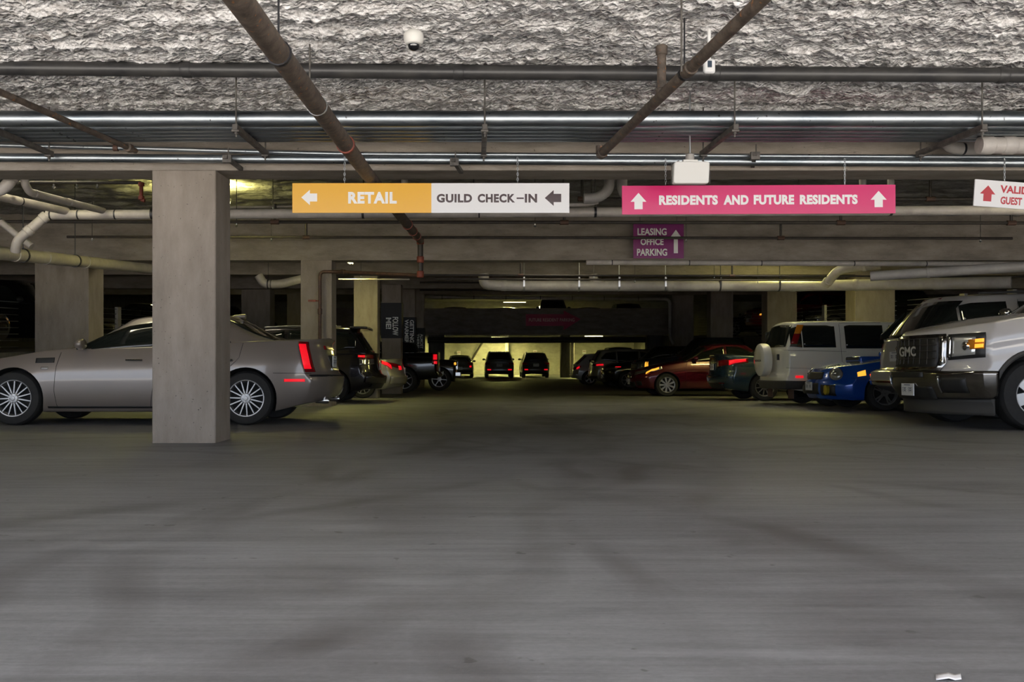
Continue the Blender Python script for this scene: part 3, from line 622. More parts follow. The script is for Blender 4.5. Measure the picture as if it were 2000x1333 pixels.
# cable rails between the side columns
def rail(label, x, y0, y1, z0, n=8, h=.98, posts=()):
    t = thing('cable_rail', label, 'railing', (x, y0, z0))
    for i in range(n): MB().tube([(x, y0, z0+.1+i*(h-.1)/(n-1)), (x, y1, z0+.1+i*(h-.1)/(n-1))], .009, 6).build('cable', M_steel, t)
    for y in posts: MB().box(x-.04, x+.04, y-.1, y+.1, z0, z0+h+.05).build('post', M_pvcgrey, t)
rail('cable rail in front of the red pickup at right', 11.2, 23.2, 29.3, DR, posts=(25.6, 28.0))
rail('cable rail beyond the red pickup, between two grey columns at right', 11.2, 29.9, 36.4, DR, posts=(33.0,))
rail('cable rail between the two farthest right columns', 11.2, 37.0, 43.8, DR, posts=(40.4,))
rail('near cable rail at right above the boxy white crossover', 11.2, 15.6, 22.6, DR, posts=(18.2, 20.0))
rail('cable rail at the left edge in front of the car with the amber lamp', -9.05, 13.6, 17.2, DL, posts=(15.4,))
rail('cable rail at left between the near column and the champagne sedan roof', -9.05, 18.0, 30.1, DL, posts=(22, 26))

# yellow-green fluorescent fixtures
def fixture(label, x, y, z, L=1.2, power=60, along='x', up=0):
    t = thing('tube_light', label, 'light', (x, y, z), None)
    dx, dy = (L/2, .06) if along == 'x' else (.06, L/2)
    MB().box(x-dx, x+dx, y-dy, y+dy, z, z+.05).build('body', M_white, t, bevel=.01)
    m = MB()
    for o in (-.03, .03):
        if along == 'x': m.tube([(x-dx*.96, y+o, z-.02), (x+dx*.96, y+o, z-.02)], .014, 8)
        else: m.tube([(x+o, y-dy*.96, z-.02), (x+o, y+dy*.96, z-.02)], .014, 8)
    m.build('tube', M_tube, t)
    for sx in (-.8, .8): MB().tube([(x+dx*sx*(along == 'x'), y+dy*sx*(along == 'y'), z+.05), (x+dx*sx*(along == 'x'), y+dy*sx*(along == 'y'), max(CEIL-(.03 if y < 17 else 0), z+.1) if z > EYE else EYE-.06)], .005, 6).build('rod', M_strut, t)
    ld = bpy.data.lights.new('tube_glow', 'AREA'); lo = bpy.data.objects.new('tube_glow', ld); C.objects.link(lo); lo.parent = t
    ld.shape = 'RECTANGLE'; ld.size = L; ld.size_y = .12; ld.energy = power; ld.color = (1.0, 0.92, 0.28); lo.location = (0, 0, -.06)
    if along == 'y': lo.rotation_euler = (0, 0, PI/2)
    if up:                                    # open-topped lamp: also throws light upward
        l2 = ld.copy(); o2 = bpy.data.objects.new('tube_glow', l2); C.objects.link(o2); o2.parent = t; l2.energy = up; o2.rotation_euler = (PI, 0, lo.rotation_euler.z); o2.location = (0, 0, .12)
    return t
fixture('tube light close under the ceiling behind the near column, glaring on the foam', -4.42, 13.9, EYE+2.12, L=1.0, power=12, up=240)
fixture('tube light beside the yellow column under the second beam', -3.0, 20.6, EYE+1.72, L=.7, power=50, along='y')
fixture('tube light at right behind the second beam above the big grey drain', 7.6, 20.6, EYE+1.95, power=55, up=150)
fixture('tube light hanging under the far deck right of the dark column', 7.7, 57.0, EYE-.12, power=240)
fixture('tube light under the far deck above the silver parked crossover', 1.6, 59.2, EYE-.2, power=330)
fixture('tube light under the far deck at far left', -4.5, 59.2, EYE-.2, power=220)
fixture('tube light on the far upper deck behind the parapet', 2.7, 61.0, EYE+2.25, L=1.6, power=950)
fixture('tube light over the right deck by the red pickup', 10.95, 38.7, EYE+2.2, power=60)
fixture('unseen fill light added over the right deck behind the pale grey crossover', 12.4, 24.6, EYE+2.2, power=70)  # added lamp that brightens the right deck and its cars
fixture('tube light deep over the left deck', -11.5, 33.0, EYE+2.2, power=40)

def fixture_fill(label, x, y, z, power):  # added lamps, out of view, that brighten the middle of the garage
    t = fixture(label, x, y, z, 1.2, power)
    for o in scene.objects:
        if o.parent == t and o.type == 'LIGHT': o.data.color = (1.0, 0.90, 0.70)
for x, w in ((-5.2, 'left of the rusty pipe'), (3.6, 'over the aisle'), (7.4, 'over the nose of the white pickup')):
    fixture_fill('unseen pale fill light added behind the nearest beam, '+w, x, 10.2, EYE+2.25, 11)
for x, w in ((-5.5, 'over the champagne sedan side'), (1.8, 'over the aisle'), (6.2, 'over the boxy white crossover')):
    fixture_fill('unseen pale fill light added behind the second beam, '+w, x, 18.7, EYE+2.2, 17)
q = Vector((1.04, 1.925, floor_z(1.925)))
mb = MB(); mb.grid([[(q.x-.028+.056*i/4+.006*j, q.y-.01+.012*j, floor_z(q.y-.01+.012*j)+.001+.002*((i*7+j*3) % 3)) for i in range(5)] for j in range(4)])
tag(mb.build('paper_scrap', M_signw, solid=.001), 'crumpled white paper scrap on the floor at the bottom right', 'paper')
# ------------------------------------------------------------------ vehicles
M_tire = noisy('tire rubber', (0.012, 0.012, 0.012), (0.024, 0.023, 0.022), scale=20, rough=(0.7, 0.9))
M_rim = mat('silver alloy wheel', (0.42, 0.41, 0.40), 0.35, 0.8)
M_rimb = mat('black alloy wheel', (0.03, 0.03, 0.032), 0.25, 0.6)
M_well = mat('dark wheel housing', (0.012, 0.012, 0.012), 0.9)
M_glass = mat('dark-cabin car glass', (0.010, 0.013, 0.012), 0.04, 0, 0.4)  # opaque pane; darkness of the unlit cabin is put into its colour
M_trim = mat('black plastic trim', (0.016, 0.016, 0.016), 0.5)
M_trimg = mat('grey plastic trim', (0.05, 0.048, 0.045), 0.6)
M_chrome = mat('chrome', (0.72, 0.72, 0.72), 0.10, 1.0)
M_dchrome = mat('dark chrome', (0.30, 0.29, 0.28), 0.12, 1.0)
M_lamp = mat('clear headlight', (0.42, 0.42, 0.42), 0.08, 0.85, 1.0)
M_refl = mat('bright lamp reflector', (.72, .72, .70), .28, .6, 1.0)
M_redl = mat('red lamp lens', (0.22, 0.004, 0.008), 0.15, 0, 0.6)
M_redhot = mat('red lens with added glow', (0.6, 0.01, 0.02), 0.2, emit=(1.0, 0.008, 0.02), es=0.75)  # lamps are off; emission stands in for light the red lenses throw back
M_amber = mat('amber lens with added glow', (0.8, 0.3, 0.02), 0.2, emit=(1.0, 0.42, 0.04), es=1.3)  # parked cars, lamps off: emission imitates a bright amber lens
M_amberd = mat('amber lens', (0.6, 0.2, 0.01), 0.2, 0, 0.5)
M_plate = mat('white licence plate', (0.68, 0.69, 0.70), 0.4)
M_plprint = mat('plate print', (0.06, 0.07, 0.12), 0.5)
M_seam = mat('panel gap', (0.004, 0.004, 0.004), 0.9)
def paint(name, col, metal=0.25, rough=0.32): return mat(name, col, rough, metal, 1.0)

class Car:
    """a car in its own frame: nose at x = L/2, ground at z = 0; 's' is the distance back from the nose"""
    def __init__(c, root, S):
        c.root, c.S = root, S; c.L, c.W = S['L'], S['W']
        c.top, c.bot, c.ff, c.rf = S['top'], S['bot'], S['ff'], S['rf']
        c.fcn, c.rcn, c.p = S.get('fcn', .32), S.get('rcn', .26), S.get('pw', 4)
        c.ins = S.get('ins', [(0, .10), (.12, .03), (.35, .005), (.6, 0), (.8, .025), (1, .075)])
        c.crown = S.get('crown', .045)
    def zt(c, s): return spl(c.top, s)
    def zb(c, s): return pl(c.bot, s)
    def half(c, s, h):
        L = c.L; t = max(0, 1-s/1.1)**2*c.S.get('tf', .06)+max(0, 1-(L-s)/1.1)**2*c.S.get('tr', .06)
        return c.W/2-spl(c.ins, h)-t
    def sf(c, z, v): return spl(c.ff, z)+c.fcn*abs(v)**c.p
    def sr(c, z, v): return c.L-spl(c.rf, z)-c.rcn*abs(v)**c.p
    def pt(c, u, v, h):                             # u 0 nose .. 1 tail
        s = u*c.L
        for _ in range(3):
            z0, z1 = c.zb(s), c.zt(s); z = z0+h*(z1-z0); s = lerp(c.sf(z, v), c.sr(z, v), u)
        z0, z1 = c.zb(s), c.zt(s)
        return (c.L/2-s, v*c.half(s, h), z0+h*(z1-z0)-c.crown*h*v*v)
    def hz(c, s, z):                                # relative height on the flank
        z0, z1 = c.zb(s), c.zt(s)-c.crown; return max(0, min(1, (z-z0)/(z1-z0)))
    def side(c, s, z, sg, off=0): return (c.L/2-s, sg*(c.half(s, c.hz(s, z))+off), z)
    def front(c, v, z, off=0):
        s = c.sf(z, v); h = max(0, min(1, (z-c.zb(s))/(c.zt(s)-c.zb(s)))); y = v*c.half(s, h)
        return (c.L/2-s+off, y+math.copysign(off*abs(v)**3, v), z)
    def rear(c, v, z, off=0):
        s = c.sr(z, v); h = max(0, min(1, (z-c.zb(s))/(c.zt(s)-c.zb(s)))); y = v*c.half(s, h)
        return (c.L/2-s-off, y+math.copysign(off*abs(v)**3, v), z)
    def shell(c, m):
        nu, nv, nh = 52, 14, 14
        us = [.5-.5*math.cos(PI*i/nu)*(1-.25*abs(math.cos(PI*i/nu))**0) if False else lerp(i/nu, .5-.5*math.cos(PI*i/nu), .65) for i in range(nu+1)]
        vsn = [math.copysign(abs(q)**.75, q) for q in [-1+2*j/nv for j in range(nv+1)]]; hs = [k/nh for k in range(nh+1)]
        ids = {}; V = []; Fc = []
        def vid(i, j, k):
            if (i, j, k) not in ids: ids[(i, j, k)] = len(V); V.append(c.pt(us[i], vsn[j], hs[k]))
            return ids[(i, j, k)]
        for i in range(nu):
            for j in range(nv):
                for k, fl in ((0, 0), (nh, 1)):
                    q = [vid(i, j, k), vid(i+1, j, k), vid(i+1, j+1, k), vid(i, j+1, k)]; Fc.append(q[::-1] if fl else q)
            for k in range(nh):
                for j in (0, nv):
                    Fc.append([vid(i, j, k), vid(i+1, j, k), vid(i+1, j, k+1), vid(i, j, k+1)])
        for j in range(nv):
            for k in range(nh):
                for i in (0, nu): Fc.append([vid(i, j, k), vid(i, j+1, k), vid(i, j+1, k+1), vid(i, j, k+1)])
        mb = MB(); mb.add(V, Fc); me = mb.mesh('body'); me.materials.append(m); me.materials.append(M_well)
        o = bpy.data.objects.new('body', me); C.objects.link(o)
        q = o.modifiers.new('b', 'BEVEL'); q.width = c.S.get('bev', .04); q.segments = 3; q.limit_method = 'ANGLE'; q.angle_limit = math.radians(38)
        cut = MB(); ra = c.S['R']*c.S.get('arch', 1.14)
        for s in c.S['axles']:
            for sg in (-1, 1):
                y0, y1 = sorted((sg*(c.W/2-.34), sg*(c.W/2+.3)))
                cut.lathe([(ra, y0), (ra, y1)], 40, 'y', (c.L/2-s, 0, c.S['R']))
        cm = cut.mesh('cut'); cm.materials.append(M_well); cm.materials.append(M_well)
        for p in cm.polygons: p.material_index = 1
        co = bpy.data.objects.new('cut', cm); C.objects.link(co)
        q = o.modifiers.new('c', 'BOOLEAN'); q.object = co; q.operation = 'DIFFERENCE'; q.solver = 'EXACT'
        bpy.context.view_layer.update()
        nm = bpy.data.meshes.new_from_object(o.evaluated_get(bpy.context.evaluated_depsgraph_get()))
        bpy.data.objects.remove(o); bpy.data.objects.remove(co)
        nm.name = 'body'; nm.shade_smooth(); nm.set_sharp_from_angle(angle=math.radians(42))
        b = bpy.data.objects.new('body', nm); C.objects.link(b); b.parent = c.root; c.body = b
        return b
    # glasshouse ------------------------------------------------------------
    def gz(c, s): return c.zt(s)-c.crown*.6-.03
    def gx(c, g, u, v, h):
        f = lerp(g['f0'], g['f1'], h**g.get('fp', 1))+g.get('cf', .12)*abs(v)**3
        r = lerp(g['r0'], g['r1'], h**g.get('rp', 1))-g.get('cr', .10)*abs(v)**3
        s = lerp(f, r, u); z0 = c.gz(s); z1 = spl(g['roof'], s); z = z0+h*(z1-z0)-g.get('crown', .05)*h*v*v
        y = v*(c.W/2-lerp(g['w0'], g['w1'], h**1.15)-g.get('tb', .05)*max(0, (u-.6)/.4)**2)
        return (c.L/2-s, y, z)
    def gy(c, g, s, z):
        z0 = c.gz(s); z1 = spl(g['roof'], s)-g.get('crown', .05); h = max(0, min(1.02, (z-z0)/max(.05, z1-z0)))
        f = lerp(g['f0'], g['f1'], h)+g.get('cf', .12); r = lerp(g['r0'], g['r1'], h)-g.get('cr', .10); u = max(0, min(1, (s-f)/(r-f)))
        return c.W/2-lerp(g['w0'], g['w1'], h**1.15)-g.get('tb', .05)*max(0, (u-.6)/.4)**2
    def cabin(c, g, m, name='roof'):
        c.g = g; nu, nv, nh = 30, 12, 10; ids = {}; V = []; Fc = []
        def vid(i, j, k):
            if (i, j, k) not in ids: ids[(i, j, k)] = len(V); V.append(c.gx(g, i/nu, -1+2*j/nv, k/nh))
            return ids[(i, j, k)]
        for i in range(nu):
            for j in range(nv):
                for k in (0, nh): Fc.append([vid(i, j, k), vid(i+1, j, k), vid(i+1, j+1, k), vid(i, j+1, k)])
            for k in range(nh):
                for j in (0, nv): Fc.append([vid(i, j, k), vid(i+1, j, k), vid(i+1, j, k+1), vid(i, j, k+1)])
        for j in range(nv):
            for k in range(nh):
                for i in (0, nu): Fc.append([vid(i, j, k), vid(i, j+1, k), vid(i, j+1, k+1), vid(i, j, k+1)])
        o = MB().add(V, Fc).build(name, m, c.root, 40)
        q = o.modifiers.new('round', 'BEVEL'); q.width = g.get('bev', .045); q.segments = 3; q.limit_method = 'ANGLE'; q.angle_limit = math.radians(40)
        c.roof = o; return o
    def screen(c, g, end, name, v0=-.9, v1=.9, h0=.10, h1=.93, m=None, off=.007):
        n = 14; rows = []
        for k in range(9):
            h = lerp(h0, h1, k/8); row = []
            for j in range(n+1):
                v = lerp(v0, v1, j/n); p = c.gx(g, 0 if end == 'f' else 1, v, h); row.append((p[0]+(off if end == 'f' else -off), p[1], p[2]+off*.6))
            rows.append(row)
        return MB().grid(rows).build(name, m or M_glass, c.root, 60, solid=.005)
    def pane(c, g, lo, hi, sg, m=None, name='side_window', off=.006, n=14):
        s0, s1 = lo[0][0], lo[-1][0]; rows = []
        for i in range(n+1):
            s = lerp(s0, s1, i/n); a, b = pl(lo, s), pl(hi, s); rows.append([(c.L/2-s, sg*(c.gy(g, s, z)+off), z) for z in [lerp(a, b, k/5) for k in range(6)]])
        return MB().grid(rows).build(name, m or M_glass, c.root, 60, solid=.004)
    # panels on the lower body ---------------------------------------------
    def wrap(c, cols, name, m, off=.006, nz=5, th=.012, parent=None, smooth=50):
        """cols: ('f'|'r', v, z0, z1) or ('s', s, z0, z1, side)"""
        rows = []
        for q in cols:
            r = []
            for k in range(nz+1):
                z = lerp(q[2], q[3], k/nz)
                r.append(c.front(q[1], z, off) if q[0] == 'f' else c.rear(q[1], z, off) if q[0] == 'r' else c.side(q[1], z, q[4], off))
            rows.append(r)
        o = MB().grid(rows).build(name, m, parent or c.root, smooth)
        q = o.modifiers.new('thick', 'SOLIDIFY'); q.thickness = th; q.offset = -1; return o
    def fpatch(c, v0, v1, z0, z1, name, m, off=.008, n=10, end='f', **k):
        return c.wrap([(end, lerp(v0, v1, i/n), z0, z1) for i in range(n+1)], name, m, off, **k)
    def spatch(c, lo, hi, sg, name, m, off=.005, n=12, **k):
        return c.wrap([('s', s, pl(lo, s), pl(hi, s), sg) for s in [lerp(lo[0][0], lo[-1][0], i/n) for i in range(n+1)]], name, m, off, **k)
    def corner(c, end, sg, v0, s1, zf, zs, name, m, off=.010, nf=6, ns=4, v1=1.0):
        """lamp lens wrapping from the face (|v| = v0) round the corner to s1 on the flank; zf, zs: (z0, z1) at both ends"""
        cols = []; N = nf+ns
        base = c.fcn if end == 'f' else c.rcn
        for i in range(nf+1): cols.append((end, sg*lerp(v0, v1, i/nf), lerp(zf[0], zs[0], i/N), lerp(zf[1], zs[1], i/N)))
        sa = (c.sf(zs[0], 1)+.015) if end == 'f' else (c.sr(zs[0], 1)-.015)
        if s1 is not None:
            for i in range(1, ns+1): cols.append(('s', lerp(sa, s1, i/ns), lerp(zf[0], zs[0], (nf+i)/N), lerp(zf[1], zs[1], (nf+i)/N), sg))
        return c.wrap(cols, name, m, off)
    def seam(c, pts, sg, w=.006):                   # a thin dark panel gap down the flank
        mb = MB()
        for (s0, z0), (s1, z1) in zip(pts, pts[1:]):
            n = max(2, int(math.hypot(s1-s0, z1-z0)/.06)); P = [c.side(lerp(s0, s1, i/n), lerp(z0, z1, i/n), sg, .0005) for i in range(n+1)]
            mb.tube(P, w/2, 5)
        return mb.build('door_seam', M_seam, c.root)
    def handle(c, s, z, sg, m, L=.2):
        a, b = c.side(s-L/2, z, sg, .012), c.side(s+L/2, z, sg, .012); mid = c.side(s, z, sg, .035)
        o = MB().tube([a, (lerp(a[0], mid[0], .4), mid[1], z), (lerp(b[0], mid[0], .4), mid[1], z), b], .015, 8).build('door_handle', m, c.root); return o
    def mirror(c, s, z, sg, m, k=1.0):
        y = c.half(s, 1); x = c.L/2-s; mb = MB()
        prof = [(.01, -.07), (.055, -.055), (.085, -.01), (.088, .03), (.075, .045)]
        mb.lathe([(r*k, h*k) for r, h in prof], 16, 'x'); mb.v = [(x-a[0], sg*(y+.10*k)+a[1]*1.15, z+a[2]*.8) for a in mb.v]
        o = mb.build('mirror', m, c.root, 50)
        MB().tube([(x, sg*(y-.06), z-.05*k), (x, sg*(y+.06), z-.02)], .02*k, 8).build('arm', M_trim, o); return o
    def plate(c, end, z, v=0, w=.30, h=.15, z_=None, off=.022):
        p = c.front(v, z, off) if end == 'f' else c.rear(v, z, off); x, y, z = p; sg = 1 if end == 'f' else -1
        o = MB().box(x-.006, x+.006, y-w/2, y+w/2, z-h/2, z+h/2).build('licence_plate', M_plate, c.root)
        mb = MB(); xx = x+sg*.0075
        for i in range(7):
            if i == 3: continue
            yy = y-w*.36+i*w*.12
            for k in range(5): mb.box(xx-.001, xx+.001, yy-(.009 if k in (0, 2, 4) else .012), yy+(.009 if k in (0, 2, 4) else (-.004 if (i+k) % 2 else .012)), z-.032+k*.013, z-.032+k*.013+(.006 if k in (0, 2, 4) else .013))
        mb.box(xx-.001, xx+.001, y-w*.25, y+w*.25, z+.052, z+.062)
        mb.build('plate_print', M_plprint, o); return o
    def wheels(c, style='spoke10', m=None, tw=.215, rr=.66):
        R = c.S['R']; w = tw/2; sh = None
        for s in c.S['axles']:
            for sg in (-1, 1):
                y0 = sg*(c.W/2-w-.035); cx = c.L/2-s
                if sh is None:
                    t = MB().lathe([(R*rr, -w), (R*.80, -w-.008), (R*.93, -w+.004), (R*.985, -w+.035), (R, -w+.055), (R, w-.055), (R*.985, w-.035), (R*.93, w-.004), (R*.80, w+.008), (R*rr, w)], 44, 'y', cap=False).mesh('wheel'); t.materials.append(M_tire); t.shade_smooth()
                    t.set_sharp_from_angle(angle=math.radians(40))
                    mb = MB(); ri = R*rr*1.02
                    mb.lathe([(ri*.98, w-.05), (ri, w-.01), (ri*1.01, w+.006), (ri*.96, w+.004), (ri*.90, w-.03), (ri*.88, w-.05)], 40, 'y', cap=False)  # lip ring
                    n, tp = {'spoke10': (10, 1), 'split15': (15, 1), 'five': (5, 2), 'ten': (9, 0), 'steel': (6, 3), 'six': (6, 1)}[style]
                    for k in range(n):
                        a = 2*PI*k/n+.1
                        wi, wo = {1: (.013, .008) if n < 12 else (.009, .006), 2: (.012, .011), 0: (.020, .030), 3: (.05, .06)}[tp]
                        wi *= R/.34; wo *= R/.34
                        for da in ((-.13, .13) if tp == 2 else (0,)):
                            ax = Vector((math.cos(a+da), 0, math.sin(a+da))); pr = Vector((-math.sin(a+da), 0, math.cos(a+da)))
                            r0, r1 = R*.13, ri*.95; q0, q1 = w-.005, w-.004
                            v = []
                            for rad, hw, q in ((r0, wi, q0), (r1, wo, q1)):
                                for dy in (-.03, 0):
                                    for sd in (-1, 1): v.append(ax*rad+pr*hw*sd+Vector((0, q+dy, 0)))
                            mb.add(v, [(0, 1, 3, 2), (4, 6, 7, 5), (0, 4, 5, 1), (2, 3, 7, 6), (0, 2, 6, 4), (1, 5, 7, 3)])
                    mb.lathe([(R*.20, w-.04), (R*.20, w-.008), (R*.17, w+.004), (R*.08, w+.006), (R*.07, w+.012), (.004, w+.013)], 20, 'y')
                    for k in range(5):
                        a = 2*PI*k/5; mb.lathe([(.011, w), (.010, w+.014)], 6, 'y', (R*.135*math.cos(a), 0, R*.135*math.sin(a)))
                    rm = mb.mesh('rim'); rm.materials.append(m or M_rim); rm.shade_smooth(); rm.set_sharp_from_angle(angle=math.radians(35))
                    dm = MB().lathe([(ri*.97, -w+.03), (ri*.97, w-.055), (.01, w-.06)], 32, 'y', cap=False).mesh('brake_backing'); dm.materials.append(M_well)
                    sh = (t, rm, dm)
                o = bpy.data.objects.new('wheel', sh[0]); C.objects.link(o); o.parent = c.root; o.location = (cx, y0, R)
                o.rotation_euler = (0, random.uniform(0, 1), 0 if sg > 0 else PI)
                for nm, me in (('rim', sh[1]), ('brake_backing', sh[2])):
                    r = bpy.data.objects.new(nm, me); C.objects.link(r); r.parent = o

def place(name, label, cat, nose_x, near_d, S, face, group=None, zground=None):
    """face: 'left' (nose at nose_x), 'right', or 'away' (tail nearest at near_d, nose_x = centre x)"""
    L, W = S['L'], S['W']; o = bpy.data.objects.new(name, None); C.objects.link(o)
    if face == 'left': x, y, yaw = nose_x+L/2, near_d+W/2, PI
    elif face == 'right': x, y, yaw = nose_x-L/2, near_d+W/2, 0
    elif face == 'away': x, y, yaw = nose_x, near_d+L/2, PI/2
    else: x, y, yaw = nose_x, near_d+L/2, -PI/2
    z = floor_z(y) if zground is None else zground
    sl = 0 if zground is not None else math.atan2(floor_z(y+.5)-floor_z(y-.5), 1)
    o.matrix_world = Matrix.Translation((x, y, z)) @ Matrix.Rotation(sl, 4, 'X') @ Matrix.Rotation(yaw, 4, 'Z')
    o.empty_display_size = .3; tag(o, label, cat, group); return Car(o, S)

def spec(kind, L, W, H, R, axles, **k):
    """default outlines by type; every entry can be overridden"""
    gc = k.pop('gc', .20); S = dict(L=L, W=W, H=H, R=R, axles=axles)
    if kind == 'sedan':
        S.update(top=[(0, .66), (.10, .74), (.5, .83), (1.1, .92), (1.6, .98), (2.6, 1.0), (3.5, 1.03), (L-.5, 1.05), (L-.1, 1.04), (L, .98)],
                 bot=[(0, .24), (.5, gc), (L-.6, gc+.02), (L, .32)], ff=[(.2, .12), (.35, .03), (.5, 0), (.65, .03), (.75, .10)], rf=[(.25, .10), (.45, .02), (.6, 0), (.8, .05), (1.0, .09), (1.1, .10)])
        S['g'] = dict(f0=1.45, f1=2.25, r0=L-.75, r1=L-1.45, w0=.07, w1=.26, roof=[(1.3, H-.5), (2.0, H-.12), (2.4, H-.03), (3.0, H), (3.5, H-.04), (L-1.3, H-.09), (L-.6, H-.4)], rp=.9)
    elif kind == 'suv':
        S.update(top=[(0, .82), (.08, .90), (.5, .98), (1.1, 1.06), (1.5, 1.10), (L-.4, 1.12), (L-.02, 1.10), (L, 1.08)],
                 bot=[(0, .30), (.5, gc+.05), (L-.5, gc+.05), (L, .42)], ff=[(.25, .12), (.45, .02), (.6, 0), (.8, .03), (.95, .12)], rf=[(.3, .08), (.5, .0), (.7, .03), (.9, .07), (1.15, .10)])
        S['g'] = dict(f0=1.2, f1=1.95, r0=L-.08, r1=L-.42, w0=.06, w1=.24, roof=[(1.1, H-.5), (1.8, H-.08), (2.3, H-.01), (3.2, H), (L-.5, H-.04), (L-.1, H-.10)])
    elif kind == 'pickup':
        S.update(top=[(0, 1.02), (.06, 1.10), (.5, 1.17), (1.2, 1.23), (1.6, 1.27), (3.7, 1.30), (4.0, 1.33), (L-.05, 1.34), (L, 1.32)],
                 bot=[(0, .42), (.6, .38), (L-.6, .42), (L, .52)], ff=[(.3, .12), (.5, .02), (.7, 0), (.95, .02), (1.1, .08)], rf=[(.4, .06), (.55, 0), (.7, .06), (1.3, .07)])
        S['g'] = dict(f0=1.4, f1=2.1, r0=3.95, r1=3.75, w0=.08, w1=.26, roof=[(1.3, H-.5), (1.95, H-.1), (2.4, H-.01), (3.0, H), (3.8, H-.04)], cr=.03)
    g = k.pop('g', {}); S.update(k); S['g'].update(g); return S

def basic(c, pm, style='spoke10', rimm=None, wins=(), doors=(), hm=None, mir=None, glass=None, tw=.215, rr=.66, sides=(-1, 1), fscreen=True, rscreen=True):
    S = c.S; g = S['g']; c.shell(pm); c.cabin(g, pm); c.wheels(style, rimm, tw, rr)
    if fscreen: c.screen(g, 'f', 'windscreen')
    if rscreen: c.screen(g, 'r', 'rear_window', *(S.get('rwin') or (-.88, .88, .14, .90)))
    for sg in sides:
        for lo, hi in wins: c.pane(g, lo, hi, sg, glass)
        for pts in doors: c.seam(pts, sg)
        for s, z in hm or (): c.handle(s, z, sg, pm)
        if mir: c.mirror(mir[0], mir[1], sg, mir[2] if len(mir) > 2 else pm)
# ---- champagne sedan behind the near column
P1 = paint('pearl champagne paint', (0.225, 0.19, 0.165), .25, .30)
S = spec('sedan', 4.94, 1.86, 1.475, .345, (.91, 3.87), gc=.17,
    top=[(0, .66), (.06, .74), (.35, .83), (.72, .90), (1.55, 1.02), (2.5, 1.05), (3.6, 1.10), (4.2, 1.125), (4.75, 1.135), (4.88, 1.15), (4.94, 1.12)],
    bot=[(0, .22), (.5, .17), (4.2, .17), (4.55, .26), (4.94, .34)], ff=[(.2, .10), (.4, .02), (.6, 0), (.8, .10)],
    rf=[(.3, .12), (.42, .03), (.62, 0), (.66, .06), (.9, .13), (1.08, .17), (1.15, .12)], rcn=.25, fcn=.3, bev=.05,
    g=dict(f0=1.36, f1=2.22, r0=4.46, r1=3.56, w0=.075, w1=.27, roof=[(1.4, 1.02), (1.8, 1.24), (2.2, 1.39), (2.6, 1.455), (3.0, 1.475), (3.4, 1.455), (3.75, 1.38), (4.6, 1.1)], fp=.9, rp=1.0, cr=.16, bev=.03))
c = place('sedan', 'champagne white sedan half hidden behind the big near column, tail to the aisle', 'car', -6.80, 11.02, S, 'left')
basic(c, P1, 'split15', wins=[([(1.62, .925), (2.70, .985)], [(1.62, .95), (1.95, 1.13), (2.3, 1.275), (2.70, 1.335)]), ([(2.77, .99), (3.66, 1.035)], [(2.77, 1.34), (3.1, 1.345), (3.4, 1.30), (3.66, 1.06)])],
      doors=[[(1.50, .93), (1.46, .75), (1.44, .45), (1.47, .24)], [(2.70, .98), (2.71, .6), (2.66, .24)], [(3.82, 1.05), (3.78, .86), (3.55, .62), (3.5, .5)]], mir=(1.78, 1.03))
for sg in (-1, 1):
    for s in (2.45, 3.6): c.handle(s, .83, sg, M_chrome)
    c.spatch([(1.19, .795), (1.43, .80)], [(1.15, .855), (1.45, .865)], sg, 'fender_vent', M_trim, .008)
    c.spatch([(1.27, .715), (1.36, .715)], [(1.27, .745), (1.36, .745)], sg, 'side_lens', M_lamp, .008)
    c.spatch([(1.35, .215), (3.35, .215)], [(1.35, .24), (3.35, .24)], sg, 'sill_trim', M_trim, .004)
    c.corner('r', sg, .87, None, (.68, 1.07), (.68, 1.07), 'tail_lamp', M_redl)
    c.corner('r', sg, .92, None, (.72, 1.04), (.72, 1.04), 'tail_light_bar', M_redhot, .016)
    c.spatch([(4.36, .555), (4.62, .555)], [(4.36, .59), (4.62, .59)], sg, 'side_lens', M_redhot, .008)
    c.seam([(4.22, .665), (4.7, .66)], sg)
c.fpatch(-.98, .98, .63, .645, 'bumper_gap', M_seam, .003, end='r')
c.fpatch(-.45, .45, .98, 1.03, 'brake_light', M_redl, .010, end='r')
c.fpatch(-.28, .28, .74, .90, 'plate_recess', M_trim, .004, end='r'); c.plate('r', .82)
c.fpatch(-.32, .32, .70, .735, 'trunk_trim', M_chrome, .012, end='r')
c.fpatch(-.45, .45, .42, .72, 'grille', M_chrome, .01)
for sg in (-1, 1): c.corner('f', sg, .58, .55, (.50, .72), (.58, .74), 'headlight', M_lamp)
for sg in (-1, 1):
    q = c.rear(sg*.55, .30, .0); MB().lathe([(.035, .12), (.042, 0), (.036, -.05), (.03, -.04)], 16, 'x', (q[0], q[1], .30)).build('exhaust_tip', M_chrome, c.root)
q = c.gx(S['g'], .97, 0, 1); MB().lathe([(.035, -.10), (.032, -.03), (.022, .05), (.006, .09)], 12, 'x').build('antenna_fin', P1, c.root).location = (q[0], 0, q[2]+.005)

